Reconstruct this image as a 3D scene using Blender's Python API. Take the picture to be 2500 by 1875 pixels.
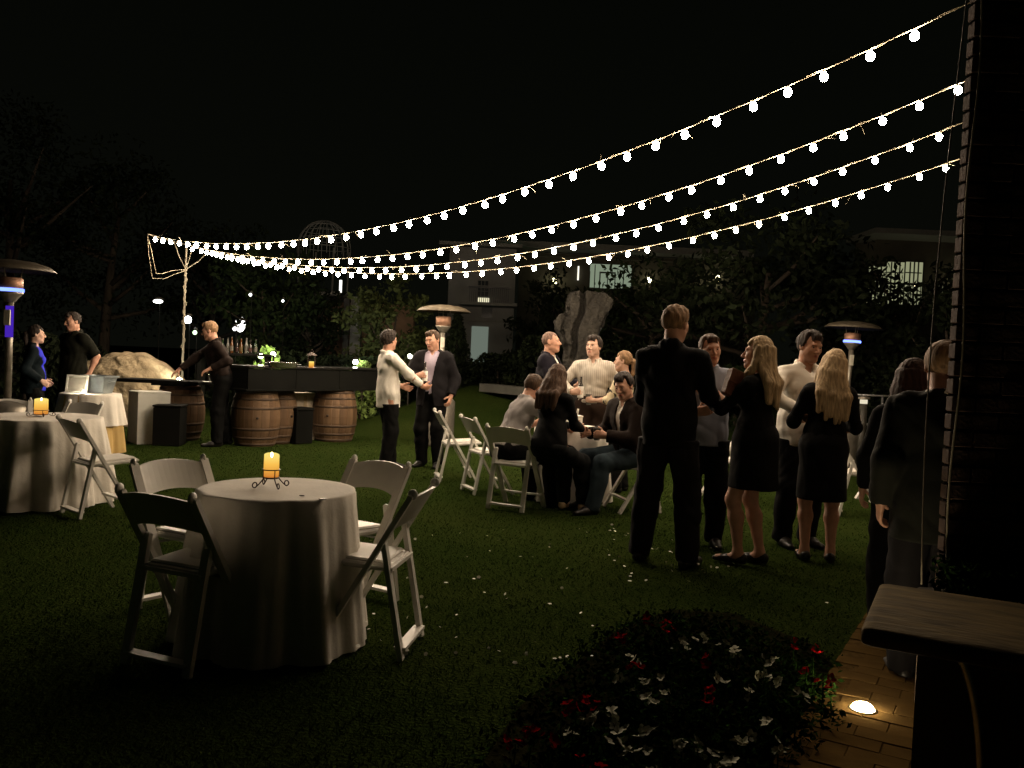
import bpy, math, random
import numpy as np
from mathutils import Vector, Matrix

for _o in list(bpy.data.objects):
    bpy.data.objects.remove(_o)
SC = bpy.context.scene
COL = SC.collection
RAD = math.radians
rng = np.random.default_rng(7)
random.seed(7)

# ------------------------------------------------------------------ camera
# phone camera held at 1.44 m, tipped 1.77 degrees down and 2.5 degrees off level
FPX, CAM_H, PITCH, ROLL = 2119.0, 1.44, RAD(-1.77), RAD(2.5)
cf = np.array([0, math.cos(PITCH), math.sin(PITCH)])
_r0 = np.array([1.0, 0, 0]); _u0 = np.cross(_r0, cf)
cr = _r0 * math.cos(ROLL) + _u0 * math.sin(ROLL)
cu = _u0 * math.cos(ROLL) - _r0 * math.sin(ROLL)
CAM = np.array([0, 0, CAM_H])
cam_data = bpy.data.cameras.new('camera')
cam = bpy.data.objects.new('camera', cam_data); COL.objects.link(cam)
cam_data.sensor_fit = 'HORIZONTAL'; cam_data.sensor_width = 36.0
cam_data.lens = 36.0 * FPX / 2500.0
cam_data.clip_start = 0.05; cam_data.clip_end = 600.0
_M = Matrix(((cr[0], cu[0], -cf[0], CAM[0]), (cr[1], cu[1], -cf[1], CAM[1]), (cr[2], cu[2], -cf[2], CAM[2]), (0, 0, 0, 1)))
cam.matrix_world = _M
SC.camera = cam

# ------------------------------------------------------------------ world: a clouded night sky, faint town glow low down
world = bpy.data.worlds.new('World'); SC.world = world; world.use_nodes = True
wn = world.node_tree; wn.nodes.clear()
wo = wn.nodes.new('ShaderNodeOutputWorld'); wb = wn.nodes.new('ShaderNodeBackground')
tc = wn.nodes.new('ShaderNodeTexCoord'); sx = wn.nodes.new('ShaderNodeSeparateXYZ')
mr = wn.nodes.new('ShaderNodeMapRange'); cx = wn.nodes.new('ShaderNodeMix'); cx.data_type = 'RGBA'
mr.inputs['From Min'].default_value = 0.0; mr.inputs['From Max'].default_value = 0.45
wn.links.new(tc.outputs['Generated'], sx.inputs[0]); wn.links.new(sx.outputs['Z'], mr.inputs['Value'])
wn.links.new(mr.outputs['Result'], cx.inputs['Factor'])
cx.inputs['A'].default_value = (0.0027, 0.0030, 0.0020, 1)
cx.inputs['B'].default_value = (0.0012, 0.0015, 0.0009, 1)
wn.links.new(cx.outputs['Result'], wb.inputs['Color']); wb.inputs['Strength'].default_value = 1.0
wn.links.new(wb.outputs[0], wo.inputs['Surface'])

SC.view_settings.view_transform = 'Standard'; SC.view_settings.look = 'None'
SC.view_settings.exposure = 0.0; SC.view_settings.gamma = 1.0
try: SC.view_settings.use_curve_mapping = False
except Exception: pass
SC.render.engine = 'CYCLES'
SC.cycles.max_bounces = 5; SC.cycles.diffuse_bounces = 3; SC.cycles.glossy_bounces = 2
SC.cycles.transmission_bounces = 4; SC.cycles.transparent_max_bounces = 6
SC.cycles.caustics_reflective = False; SC.cycles.caustics_refractive = False
SC.cycles.use_light_tree = True
SC.cycles.sample_clamp_indirect = 3.0
SC.cycles.use_denoising = True

# ------------------------------------------------------------------ placing helpers: a sight line of the camera met with a plane in the place
def ray(x, y):
    return cf + (x - 1250) / FPX * cr - (y - 937.5) / FPX * cu
def G(x, y, z=0.0):          # the point at height z
    d = ray(x, y); return CAM + d * ((z - CAM_H) / d[2])
def D(x, y, Y):              # the point at depth Y
    d = ray(x, y); return CAM + d * (Y / d[1])

# ------------------------------------------------------------------ materials
_mats = {}
def mat(name, col, rough=0.7, var=0.18, scale=12.0, bump=0.0, bscale=60.0, metal=0.0, spec=0.35, stretch=None, col2=None,
        sheen=0.0, coat=0.0, detail=3.0, bdist=0.01):
    if name in _mats: return _mats[name]
    m = bpy.data.materials.new(name); m.use_nodes = True
    nt = m.node_tree; n = nt.nodes; L = nt.links
    b = n['Principled BSDF']
    b.inputs['Roughness'].default_value = rough; b.inputs['Metallic'].default_value = metal
    b.inputs['Specular IOR Level'].default_value = spec
    b.inputs['Sheen Weight'].default_value = sheen; b.inputs['Coat Weight'].default_value = coat
    t = n.new('ShaderNodeTexCoord'); mp = n.new('ShaderNodeMapping')
    if stretch: mp.inputs['Scale'].default_value = stretch
    L.new(t.outputs['Object'], mp.inputs['Vector'])
    nz = n.new('ShaderNodeTexNoise'); nz.inputs['Scale'].default_value = scale; nz.inputs['Detail'].default_value = detail
    L.new(mp.outputs[0], nz.inputs['Vector'])
    mx = n.new('ShaderNodeMix'); mx.data_type = 'RGBA'
    c1 = [max(0, c * (1 - var)) for c in col]; c2 = [min(1, c * (1 + var)) for c in (col2 or col)]
    mx.inputs['A'].default_value = (*c1, 1); mx.inputs['B'].default_value = (*c2, 1)
    mr = n.new('ShaderNodeMapRange'); mr.inputs['From Min'].default_value = 0.3; mr.inputs['From Max'].default_value = 0.7
    L.new(nz.outputs['Fac'], mr.inputs['Value']); L.new(mr.outputs[0], mx.inputs['Factor'])
    L.new(mx.outputs['Result'], b.inputs['Base Color'])
    if bump:
        n2 = n.new('ShaderNodeTexNoise'); n2.inputs['Scale'].default_value = bscale; n2.inputs['Detail'].default_value = 4
        L.new(mp.outputs[0], n2.inputs['Vector'])
        bp = n.new('ShaderNodeBump'); bp.inputs['Strength'].default_value = bump; bp.inputs['Distance'].default_value = bdist
        L.new(n2.outputs['Fac'], bp.inputs['Height']); L.new(bp.outputs[0], b.inputs['Normal'])
    _mats[name] = m
    return m

def emit(name, col, strength):
    if name in _mats: return _mats[name]
    m = bpy.data.materials.new(name); m.use_nodes = True
    nt = m.node_tree; nt.nodes.clear()
    o = nt.nodes.new('ShaderNodeOutputMaterial'); e = nt.nodes.new('ShaderNodeEmission')
    e.inputs['Color'].default_value = (*col, 1); e.inputs['Strength'].default_value = strength
    nt.links.new(e.outputs[0], o.inputs['Surface'])
    _mats[name] = m
    return m

# ------------------------------------------------------------------ mesh helpers
def mesh_from(name, V, Fs, smooth=True):
    me = bpy.data.meshes.new(name)
    me.from_pydata([tuple(map(float, v)) for v in V], [], [tuple(int(i) for i in f) for f in Fs])
    if smooth: me.polygons.foreach_set('use_smooth', [True] * len(me.polygons))
    me.update(); return me

def mesh_quads(name, V, Q, smooth=True):       # fast path, all quads (or all triangles)
    V = np.asarray(V, np.float32); Q = np.asarray(Q, np.int32); k = Q.shape[1]
    me = bpy.data.meshes.new(name)
    me.vertices.add(len(V)); me.vertices.foreach_set('co', V.ravel())
    me.loops.add(Q.size); me.loops.foreach_set('vertex_index', Q.ravel())
    me.polygons.add(len(Q)); me.polygons.foreach_set('loop_start', np.arange(0, Q.size, k, dtype=np.int32))
    me.polygons.foreach_set('loop_total', np.full(len(Q), k, np.int32))
    if smooth: me.polygons.foreach_set('use_smooth', np.ones(len(Q), bool))
    me.update(calc_edges=True); me.validate(); return me

def link(name, me, m=None, parent=None, loc=None, rot=None):
    o = bpy.data.objects.new(name, me); COL.objects.link(o)
    if m is not None and me is not None:
        for q in (m if isinstance(m, (list, tuple)) else [m]): me.materials.append(q)
    if parent is not None: o.parent = parent
    if loc is not None: o.location = [float(c) for c in loc]
    if rot is not None: o.rotation_euler = rot
    return o

def tag(o, label=None, cat=None, group=None, kind=None):
    if label: o['label'] = label
    if cat: o['category'] = cat
    if group: o['group'] = group
    if kind: o['kind'] = kind
    return o

def empty(name, loc, rz=0.0, label=None, cat=None, group=None):
    o = bpy.data.objects.new(name, None); COL.objects.link(o)
    o.location = [float(c) for c in loc]; o.rotation_euler = (0, 0, rz); o.empty_display_size = 0.1
    return tag(o, label, cat, group)

def copy_tree(o, parent=None):
    c = o.copy(); COL.objects.link(c); c.parent = parent
    for ch in list(o.children): copy_tree(ch, c)
    return c

def yaw(face):               # face 0 looks at the camera, 90 to the right of the picture, 180 away
    return RAD(face + 180)

class MB:
    def __init__(s): s.V = []; s.F = []; s.mi = []; s.cur = 0
    def add(s, V, F):
        n = len(s.V); s.V += [tuple(map(float, v)) for v in V]; s.F += [tuple(n + i for i in f) for f in F]; s.mi += [s.cur] * len(F)
    def box(s, c, size, rot=None, bev=0.0):
        hx, hy, hz = [q / 2 for q in size]
        if bev > 0:
            b = min(bev, hx * .9, hy * .9, hz * .9); V = []
            for z, i in ((-hz, b), (-hz + b, 0), (hz - b, 0), (hz, b)):
                V += [(-hx + i + (0 if i else 0), -hy + i, z), (hx - i, -hy + i, z), (hx - i, hy - i, z), (-hx + i, hy - i, z)]
            F = [(3, 2, 1, 0), (12, 13, 14, 15)]
            for k in range(3):
                for j in range(4):
                    F.append((k * 4 + j, k * 4 + (j + 1) % 4, k * 4 + 4 + (j + 1) % 4, k * 4 + 4 + j))
        else:
            V = [(x, y, z) for z in (-hz, hz) for x, y in ((-hx, -hy), (hx, -hy), (hx, hy), (-hx, hy))]
            F = [(3, 2, 1, 0), (4, 5, 6, 7), (0, 1, 5, 4), (1, 2, 6, 5), (2, 3, 7, 6), (3, 0, 4, 7)]
        M = rot if rot is not None else Matrix.Identity(3)
        s.add([M @ Vector(v) + Vector([float(q) for q in c]) for v in V], F); return s
    def bar(s, a, b, w, t, up=(0, 0, 1), bev=0.0):
        a = Vector([float(q) for q in a]); b = Vector([float(q) for q in b]); d = b - a; L = d.length; d.normalize()
        x = d.cross(Vector(up))
        if x.length < 1e-4: x = d.cross(Vector((0, 1, 0)))
        x.normalize(); y = x.cross(d)
        R = Matrix((x, y, d)).transposed()
        return s.box((a + b) / 2, (w, t, L), R, bev)
    def tube(s, pts, r, n=8, cap=True):
        P = [Vector([float(q) for q in p]) for p in pts]; rr = r if isinstance(r, (list, tuple, np.ndarray)) else [r] * len(P)
        V = []; F = []; up = None
        for i, p in enumerate(P):
            d = (P[min(i + 1, len(P) - 1)] - P[max(i - 1, 0)])
            if d.length < 1e-9: d = Vector((0, 0, 1))
            d.normalize()
            if up is None: up = d.cross(Vector((0, 0, 1)) if abs(d.z) < .9 else Vector((1, 0, 0)))
            x = up - d * up.dot(d); x.normalize(); up = x; y = d.cross(x)
            for k in range(n):
                a = 2 * math.pi * k / n; V.append(p + (x * math.cos(a) + y * math.sin(a)) * rr[i])
        for i in range(len(P) - 1):
            for k in range(n): F.append((i * n + k, i * n + (k + 1) % n, (i + 1) * n + (k + 1) % n, (i + 1) * n + k))
        if cap: F.append(tuple(reversed(range(n)))); F.append(tuple((len(P) - 1) * n + k for k in range(n)))
        s.add(V, F); return s
    def lathe(s, prof, n=24, c=(0, 0, 0), capb=True, capt=True):
        V = []; F = []
        for r, z in prof:
            for k in range(n):
                a = 2 * math.pi * k / n; V.append((c[0] + r * math.cos(a), c[1] + r * math.sin(a), c[2] + z))
        for i in range(len(prof) - 1):
            for k in range(n): F.append((i * n + k, i * n + (k + 1) % n, (i + 1) * n + (k + 1) % n, (i + 1) * n + k))
        if capb: F.append(tuple(reversed(range(n))))
        if capt: F.append(tuple((len(prof) - 1) * n + k for k in range(n)))
        s.add(V, F); return s
    def ball(s, c, r, n=10, m=6):
        rx, ry, rz = r if isinstance(r, (tuple, list)) else (r, r, r)
        V = [(c[0], c[1], c[2] - rz)]; F = []
        for i in range(1, m):
            ph = -math.pi / 2 + math.pi * i / m
            for k in range(n):
                a = 2 * math.pi * k / n; V.append((c[0] + rx * math.cos(ph) * math.cos(a), c[1] + ry * math.cos(ph) * math.sin(a), c[2] + rz * math.sin(ph)))
        V.append((c[0], c[1], c[2] + rz)); t = len(V) - 1
        for k in range(n):
            F.append((0, 1 + (k + 1) % n, 1 + k)); F.append((t, 1 + (m - 2) * n + k, 1 + (m - 2) * n + (k + 1) % n))
        for i in range(m - 2):
            for k in range(n):
                F.append((1 + i * n + k, 1 + i * n + (k + 1) % n, 1 + (i + 1) * n + (k + 1) % n, 1 + (i + 1) * n + k))
        s.add(V, F); return s
    def prism(s, poly, z0, z1):
        n = len(poly); V = [(x, y, z0) for x, y in poly] + [(x, y, z1) for x, y in poly]
        s.add(V, [tuple(reversed(range(n))), tuple(range(n, 2 * n))] + [(i, (i + 1) % n, n + (i + 1) % n, n + i) for i in range(n)]); return s
    def mesh(s, name, smooth=False):
        me = mesh_from(name, s.V, s.F, smooth)
        if any(s.mi): me.polygons.foreach_set('material_index', s.mi)
        return me
    def build(s, name, m, parent=None, smooth=False, loc=None, rot=None):
        return link(name, s.mesh(name, smooth), m, parent, loc, rot)
# ------------------------------------------------------------------ people: smooth implicit surfaces polygonised on a grid
def surface_nets(f, lo, h):
    nx, ny, nz = f.shape; neg = f < 0
    c = neg[:-1, :-1, :-1].astype(np.int8)
    tot = np.zeros_like(c)
    offs = [(i, j, k) for i in (0, 1) for j in (0, 1) for k in (0, 1)]
    for i, j, k in offs: tot += neg[i:nx - 1 + i, j:ny - 1 + j, k:nz - 1 + k]
    act = (tot > 0) & (tot < 8)
    I = np.argwhere(act)
    if len(I) == 0: return np.zeros((0, 3)), np.zeros((0, 4), int)
    idx = np.full(act.shape, -1, np.int64); idx[act] = np.arange(len(I))
    cv = np.stack([f[I[:, 0] + i, I[:, 1] + j, I[:, 2] + k] for i, j, k in offs], 1)
    O = np.array(offs, float); acc = np.zeros((len(I), 3)); cnt = np.zeros(len(I))
    for a in range(8):
        for b in range(a + 1, 8):
            if np.abs(O[a] - O[b]).sum() != 1: continue
            m = (cv[:, a] < 0) != (cv[:, b] < 0)
            t = cv[m, a] / (cv[m, a] - cv[m, b])
            acc[m] += O[a] + t[:, None] * (O[b] - O[a]); cnt[m] += 1
    V = lo + (I + acc / cnt[:, None]) * h
    Q = []
    for ax in range(3):
        e = [0, 0, 0]; e[ax] = 1; u, v = [(1, 2), (2, 0), (0, 1)][ax]
        s1 = tuple(slice(0, n - q) for n, q in zip(f.shape, e)); s2 = tuple(slice(q, None) for q in e)
        ch = neg[s1] != neg[s2]; E = np.argwhere(ch)
        ok = (E[:, u] > 0) & (E[:, v] > 0) & (E[:, u] < f.shape[u] - 1) & (E[:, v] < f.shape[v] - 1)
        E = E[ok]; du = np.zeros(3, int); du[u] = 1; dv = np.zeros(3, int); dv[v] = 1
        g = lambda P: idx[P[:, 0], P[:, 1], P[:, 2]]
        q = np.stack([g(E - du - dv), g(E - dv), g(E), g(E - du)], 1)
        fl = ~neg[E[:, 0], E[:, 1], E[:, 2]]; q[fl] = q[fl][:, ::-1]
        Q.append(q)
    return V, np.concatenate(Q)

def cap(a, b, ra, rb=None, k=0.03, n=None, s=1.0, flat=False, sub=False):
    return dict(t='c', a=np.array(a, float), b=np.array(b, float), ra=ra, rb=ra if rb is None else rb, k=k, n=None if n is None else np.array(n, float), s=s, flat=flat, sub=sub)
def ell(c, r, R=None, k=0.03, sub=False):
    return dict(t='e', c=np.array(c, float), r=np.array(r, float), R=np.eye(3) if R is None else R, k=k, sub=sub)

def grow(prims, d):
    out = []
    for p in prims:
        q = dict(p)
        if q['t'] == 'c': q['ra'] = q['ra'] + d; q['rb'] = q['rb'] + d
        else: q['r'] = q['r'] + d
        out.append(q)
    return out

def bounds(prims, pad=0.03):
    L = []; U = []
    for p in prims:
        if p['sub']: continue
        if p['t'] == 'c':
            r = max(p['ra'], p['rb']); L.append(np.minimum(p['a'], p['b']) - r); U.append(np.maximum(p['a'], p['b']) + r)
        else: r = p['r'].max(); L.append(p['c'] - r); U.append(p['c'] + r)
    return np.min(L, 0) - pad, np.max(U, 0) + pad

def field(prims, lo, hi, h):
    n = np.ceil((hi - lo) / h).astype(int) + 1
    ax = [lo[i] + h * np.arange(n[i]) for i in range(3)]
    f = np.full(n, 0.15, np.float32)
    for p in prims:
        if p['t'] == 'c':
            r = max(p['ra'], p['rb']) + p['k'] + 0.03; bl = np.minimum(p['a'], p['b']) - r; bu = np.maximum(p['a'], p['b']) + r
        else: r = p['r'].max() + p['k'] + 0.03; bl = p['c'] - r; bu = p['c'] + r
        i0 = np.clip(np.floor((bl - lo) / h).astype(int), 0, n); i1 = np.clip(np.ceil((bu - lo) / h).astype(int) + 1, 0, n)
        if np.any(i1 <= i0): continue
        X = ax[0][i0[0]:i1[0]][:, None, None]; Y = ax[1][i0[1]:i1[1]][None, :, None]; Z = ax[2][i0[2]:i1[2]][None, None, :]
        if p['t'] == 'c':
            qx, qy, qz = X - p['a'][0], Y - p['a'][1], Z - p['a'][2]; ba = p['b'] - p['a']
            if p['flat']:
                bl_ = np.linalg.norm(ba) + 1e-9; cutd = ((qx * ba[0] + qy * ba[1] + qz * ba[2]) / bl_ - bl_)
            if p['n'] is not None:
                nn = p['n']; dn = (qx * nn[0] + qy * nn[1] + qz * nn[2]) * (p['s'] - 1)
                qx = qx + dn * nn[0]; qy = qy + dn * nn[1]; qz = qz + dn * nn[2]; ba = ba + nn * (ba @ nn) * (p['s'] - 1)
            t = np.clip((qx * ba[0] + qy * ba[1] + qz * ba[2]) / (ba @ ba + 1e-12), 0, 1)
            d = np.sqrt((qx - t * ba[0]) ** 2 + (qy - t * ba[1]) ** 2 + (qz - t * ba[2]) ** 2) - (p['ra'] + (p['rb'] - p['ra']) * t)
            if p['flat']: d = np.maximum(d, cutd)
        else:
            R = p['R']; qx, qy, qz = X - p['c'][0], Y - p['c'][1], Z - p['c'][2]
            l = [(qx * R[0, i] + qy * R[1, i] + qz * R[2, i]) / p['r'][i] for i in range(3)]
            m = np.sqrt(l[0] ** 2 + l[1] ** 2 + l[2] ** 2); d = (m - 1) * p['r'].min()
        sl = (slice(i0[0], i1[0]), slice(i0[1], i1[1]), slice(i0[2], i1[2]))
        o = f[sl]; k = max(p['k'], 1e-4)
        if p['sub']:
            d = -d; hh = np.maximum(k - np.abs(o - d), 0) / k; f[sl] = np.maximum(o, d) + hh * hh * k * .25
        else:
            hh = np.maximum(k - np.abs(o - d), 0) / k; f[sl] = np.minimum(o, d) - hh * hh * k * .25
    return f, ax

def folds(ax, seed, amp, freq=28.0, zst=0.5):
    g = np.random.default_rng(seed); out = 0
    X = ax[0][:, None, None]; Y = ax[1][None, :, None]; Z = ax[2][None, None, :]
    for i in range(5):
        w = g.normal(size=3); w /= np.linalg.norm(w); w[2] *= zst; fr = freq * g.uniform(.5, 1.7)
        v = np.sin(fr * (w[0] * X + w[1] * Y + w[2] * Z) + g.uniform(0, 6.3) + 1.6 * np.sin(11 * Z + 8 * X + g.uniform(0, 6)) + .8 * np.sin(13 * Y - 6 * Z + g.uniform(0, 6)))
        out = out + (v if i < 2 else 1.3 * (.55 - np.abs(v)))
    return out * amp / 2.0

def polygonise(prims, h, cut=None, noise=None, lohi=None):
    lo, hi = lohi if lohi else bounds(prims)
    f, ax = field(prims, lo, hi, h)
    if noise: f = f + folds(ax, *noise).astype(np.float32)
    if cut:
        P = (ax[0][:, None, None], ax[1][None, :, None], ax[2][None, None, :])
        for c in cut: f = np.maximum(f, c(*P))
    return surface_nets(f, lo, h)

def rotz(a): c, s = math.cos(a), math.sin(a); return np.array([[c, -s, 0], [s, c, 0], [0, 0, 1.]])
def rotx(a): c, s = math.cos(a), math.sin(a); return np.array([[1., 0, 0], [0, c, -s], [0, s, c]])
def roty(a): c, s = math.cos(a), math.sin(a); return np.array([[c, 0, s], [0, 1., 0], [-s, 0, c]])
def unit(v): v = np.array(v, float); return v / (np.linalg.norm(v) + 1e-9)
def ik(a, c, l1, l2, hint):
    d = c - a; L = np.linalg.norm(d); L2 = min(L, (l1 + l2) * .998)
    if L > L2: c = a + d / L * L2; d = c - a; L = L2
    x = (l1 * l1 - l2 * l2 + L * L) / (2 * L); y = math.sqrt(max(l1 * l1 - x * x, 0)); u = d / L
    v = np.array(hint, float); v = v - u * (v @ u); v = unit(v)
    return a + u * x + v * y, c

def skin_mat(name, col):
    if name in _mats: return _mats[name]
    m = mat(name, col, rough=0.5, var=0.1, scale=25, spec=0.35, bump=0.08, bscale=180)
    nt = m.node_tree; b = nt.nodes['Principled BSDF']
    at = nt.nodes.new('ShaderNodeAttribute'); at.attribute_name = 'lip'
    src = b.inputs['Base Color'].links[0].from_socket
    mx = nt.nodes.new('ShaderNodeMix'); mx.data_type = 'RGBA'
    nt.links.new(at.outputs['Fac'], mx.inputs['Factor']); nt.links.new(src, mx.inputs['A'])
    mx.inputs['B'].default_value = (col[0] * .75, col[1] * .42, col[2] * .45, 1)
    nt.links.new(mx.outputs['Result'], b.inputs['Base Color'])
    b.inputs['Subsurface Weight'].default_value = 0.0
    return m

def hair_mat(name, col, var=.45):
    return mat(name, col, rough=0.68, var=var, scale=9, spec=0.25, stretch=(9, 9, 1.0), bump=0.6, bscale=16, bdist=.006)
def cloth_mat(name, col, var=.15, rough=.85):
    return mat(name, col, rough=rough, var=var, scale=7, bump=0.25, bscale=35, spec=.1, bdist=.006)

SKIN = (0.50, 0.27, 0.18)
person_count = 0

def person(label, loc, face, h=1.75, sex='m', girth=1.0, pel=None, lean=0.0, side=0.0, twist=0.0, head=(0, 0, 0),
           HR=None, HL=None, FR=None, FL=None, KR=None, KL=None, ER=None, EL=None, handR=None, handL=None,
           top=None, jacket=None, bottom=None, hair=None, skin='skin', fine=1.0, shoes='shoe black', smile=False, group=None, toe=(8, -8)):
    """top: (kind, material, sleeve 0..1, hem) ; bottom: ('trousers'|'jeans'|'skirt', material, length)"""
    global person_count; person_count += 1; seed = person_count * 11
    s = h / 1.75; fem = sex == 'f'
    pel = np.array([0, 0, 0.955] if pel is None else pel, float)
    Rt = roty(RAD(side)) @ rotx(RAD(-lean)); Rtw = Rt @ rotz(RAD(twist))
    up = Rt[:, 2]; fw = Rt[:, 1]; rt = Rt[:, 0]; fw2, rt2 = Rtw[:, 1], Rtw[:, 0]
    T = lambda x, y, z: pel + rt * x + fw * y + up * z
    T2 = lambda x, y, z: pel + rt2 * x + fw2 * y + up * z
    shw = 0.165 if fem else 0.19
    sh = {+1: T2(shw, 0, .44), -1: T2(-shw, 0, .44)}
    neck = T2(0, -.012, .515)
    hy, hp, ht = head
    Rh = rotz(RAD(-hy)) @ rotx(RAD(-hp)) @ roty(RAD(ht))
    Rh = (0.6 * Rt + 0.4 * np.eye(3)) @ Rh
    Rh[:, 0] = unit(Rh[:, 0]); Rh[:, 1] = unit(Rh[:, 1] - Rh[:, 0] * (Rh[:, 1] @ Rh[:, 0])); Rh[:, 2] = np.cross(Rh[:, 0], Rh[:, 1])
    hc = neck + up * .095 + Rh @ np.array([0, .03, .058])
    Hd = lambda x, y, z: hc + Rh @ np.array([x, y, z])
    hip = {+1: T(.09, 0, -.035), -1: T(-.09, 0, -.035)}
    wr = {+1: np.array(HR if HR is not None else (.25, .06, .90)), -1: np.array(HL if HL is not None else (-.25, .06, .90))}
    eh = {+1: ER or (.45, -1, -.25), -1: EL or (-.45, -1, -.25)}
    an = {+1: np.array(FR if FR is not None else (.11, 0, .085)), -1: np.array(FL if FL is not None else (-.11, 0, .085))}
    kh = {+1: KR or (.15, 1, .1), -1: KL or (-.15, 1, .1)}
    elb = {}; kn = {}
    for q in (1, -1):
        elb[q], wr[q] = ik(sh[q], wr[q], .285, .255, eh[q]); kn[q], an[q] = ik(hip[q], an[q], .432, .412, kh[q])
    g = girth; tk = .05
    # ---- trunk
    if fem:
        trunk = [ell(T(0, 0, .0), (.165 * g, .118 * g, .12), Rt, tk), ell(T(0, .005, .14), (.122 * g, .09 * g, .15), Rt, tk),
                 ell(T2(0, 0, .335), (.14 * g, .10 * g, .15), Rtw, tk), ell(T2(.062, .075, .31), (.058, .055, .058), Rtw, .03), ell(T2(-.062, .075, .31), (.058, .055, .058), Rtw, .03),
                 cap(T2(.125, -.005, .445), T2(-.125, -.005, .445), .048, k=.05)]
    else:
        trunk = [ell(T(0, 0, .0), (.158 * g, .115 * g, .12), Rt, tk), ell(T(0, .008, .14), (.146 * g, .107 * g, .16), Rt, tk),
                 ell(T2(0, 0, .33), (.168 * g, .115 * g, .165), Rtw, tk), cap(T2(.135, -.008, .445), T2(-.135, -.008, .445), .052, k=.05)]
    tr_ = .026 if fem else .034
    trunk += [cap(T2(0, -.035, .50), T2(.10, -.012, .45), tr_, tr_ * 1.1, .04), cap(T2(0, -.035, .50), T2(-.10, -.012, .45), tr_, tr_ * 1.1, .04)]
    nr = .046 if fem else .057
    neckp = [cap(T2(0, -.012, .46), Hd(0, -.022, -.055), nr * 1.08, nr, .04)]
    af = .84 if fem else 1.0
    arms = {}; fore = {}; legs = {}
    for q in (1, -1):
        arms[q] = [cap(sh[q], elb[q], .054 * af, .043 * af, .04)]
        mid = elb[q] * .7 + wr[q] * .3
        fore[q] = [cap(elb[q], mid, .042 * af, .042 * af, .03), cap(mid, wr[q], .042 * af, .027 * af, .03)]
        cm = kn[q] * .68 + an[q] * .32 - unit(np.array(kh[q])) * .012
        legs[q] = [cap(hip[q], kn[q], .082 * (.98 if fem else 1), .055, .05), cap(kn[q], cm, .053, .055, .04), cap(cm, an[q], .055, .034, .04)]
    feet = {}; toes = {}
    for q, tz in ((1, toe[0]), (-1, toe[1])):
        fd = rotz(RAD(-tz)) @ np.array([0, 1., 0]); toes[q] = fd
        feet[q] = [cap(an[q] + fd * -.03 + np.array([0, 0, -.045]), an[q] + fd * .16 + np.array([0, 0, -.06]), .036, .026, .03), cap(an[q], an[q] + fd * .03 + np.array([0, 0, -.04]), .036, .034, .03)]
    # ---- head
    fs = .94 if fem else 1.0
    hd = [ell(Hd(0, -.012, .035), (.076 * fs, .094 * fs, .087), Rh, .03), ell(Hd(0, .028, -.035), (.06 * fs, .062 * fs, .078), Rh, .04),
          cap(Hd(.044 * fs, .012, -.06), Hd(.014, .062, -.095), .022 * fs, .018, .03), cap(Hd(-.044 * fs, .012, -.06), Hd(-.014, .062, -.095), .022 * fs, .018, .03),
          ell(Hd(0, .068, -.098), (.02, .018, .017), Rh, .025),
          cap(Hd(-.034, .079, .026), Hd(.034, .079, .026), .012, k=.02),
          ell(Hd(.032, .1, .008), (.017, .016, .011), Rh, .014, sub=True), ell(Hd(-.032, .1, .008), (.017, .016, .011), Rh, .014, sub=True),
          cap(Hd(0, .09, .012), Hd(0, .112, -.028), .0075, .0125, .01), ell(Hd(.012, .098, -.033), (.009, .012, .009), Rh, .008), ell(Hd(-.012, .098, -.033), (.009, .012, .009), Rh, .008),
          cap(Hd(.04, .062, -.022), Hd(.045, .05, -.012), .018, k=.03), cap(Hd(-.04, .062, -.022), Hd(-.045, .05, -.012), .018, k=.03),
          cap(Hd(-.02, .083, -.06), Hd(0, .091, -.058), .0075, .0085, .008), cap(Hd(.02, .083, -.06), Hd(0, .091, -.058), .0075, .0085, .008),
          cap(Hd(-.016, .085, -.071), Hd(.016, .085, -.071), .009, k=.008)]
    for q in (1, -1):
        hd += [ell(Hd(q * .079 * fs, -.008, 0), (.010, .020, .032), Rh, .01), ell(Hd(q * .088 * fs, .0, .002), (.006, .010, .018), Rh, .006, sub=True)]
    # ---- hands
    hands = {}; hframe = {}
    for q, spec in ((1, handR), (-1, handL)):
        spec = spec or {}
        d = unit(spec.get('d', wr[q] - elb[q])); n = np.array(spec.get('n', (-q, 0, 0)), float); n = unit(n - d * (n @ d))
        sd = np.cross(d, n) * q; w = wr[q]; hs = .92 if fem else 1.0; cv = spec.get('curl', (22, 28, 18))
        Pp = [cap(w - d * .02, w + d * .035, .027 * hs, .030 * hs, .02, n=n, s=1.5), cap(w + d * .03, w + d * .075 * hs, .034 * hs, .04 * hs, .02, n=n, s=2.7)]
        for off, ln in ((.030, .070), (.010, .078), (-.011, .073), (-.031, .057)):
            p = w + (d * .088 + sd * off) * hs; a = 0; dd = d + sd * off * 1.6; dd = unit(dd)
            pb = p - dd * .03
            seg = [.46, .3, .24]; r0 = .0098 * hs
            Pp.append(cap(pb, p, .012 * hs, r0, .008))
            for j in range(3):
                a += RAD(cv[j]); e = p + (dd * math.cos(a) + n * math.sin(a)) * ln * seg[j] * hs
                Pp.append(cap(p, e, r0, r0 * .9, .003)); p = e; r0 *= .93
        th = spec.get('thumb', .35); p = w + (d * .03 + sd * .028 + n * .008) * hs
        td = unit(d * .62 + sd * .72 + n * (.2 + th)); e = p + td * .042 * hs
        Pp.append(cap(w + d * .01 + sd * .012, p, .015, .014, .012)); Pp.append(cap(p, e, .0135 * hs, .0115 * hs, .008))
        td2 = unit(d * .8 + sd * .25 + n * (.25 + th)); Pp.append(cap(e, e + td2 * .034 * hs, .0112 * hs, .0095 * hs, .004))
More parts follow.
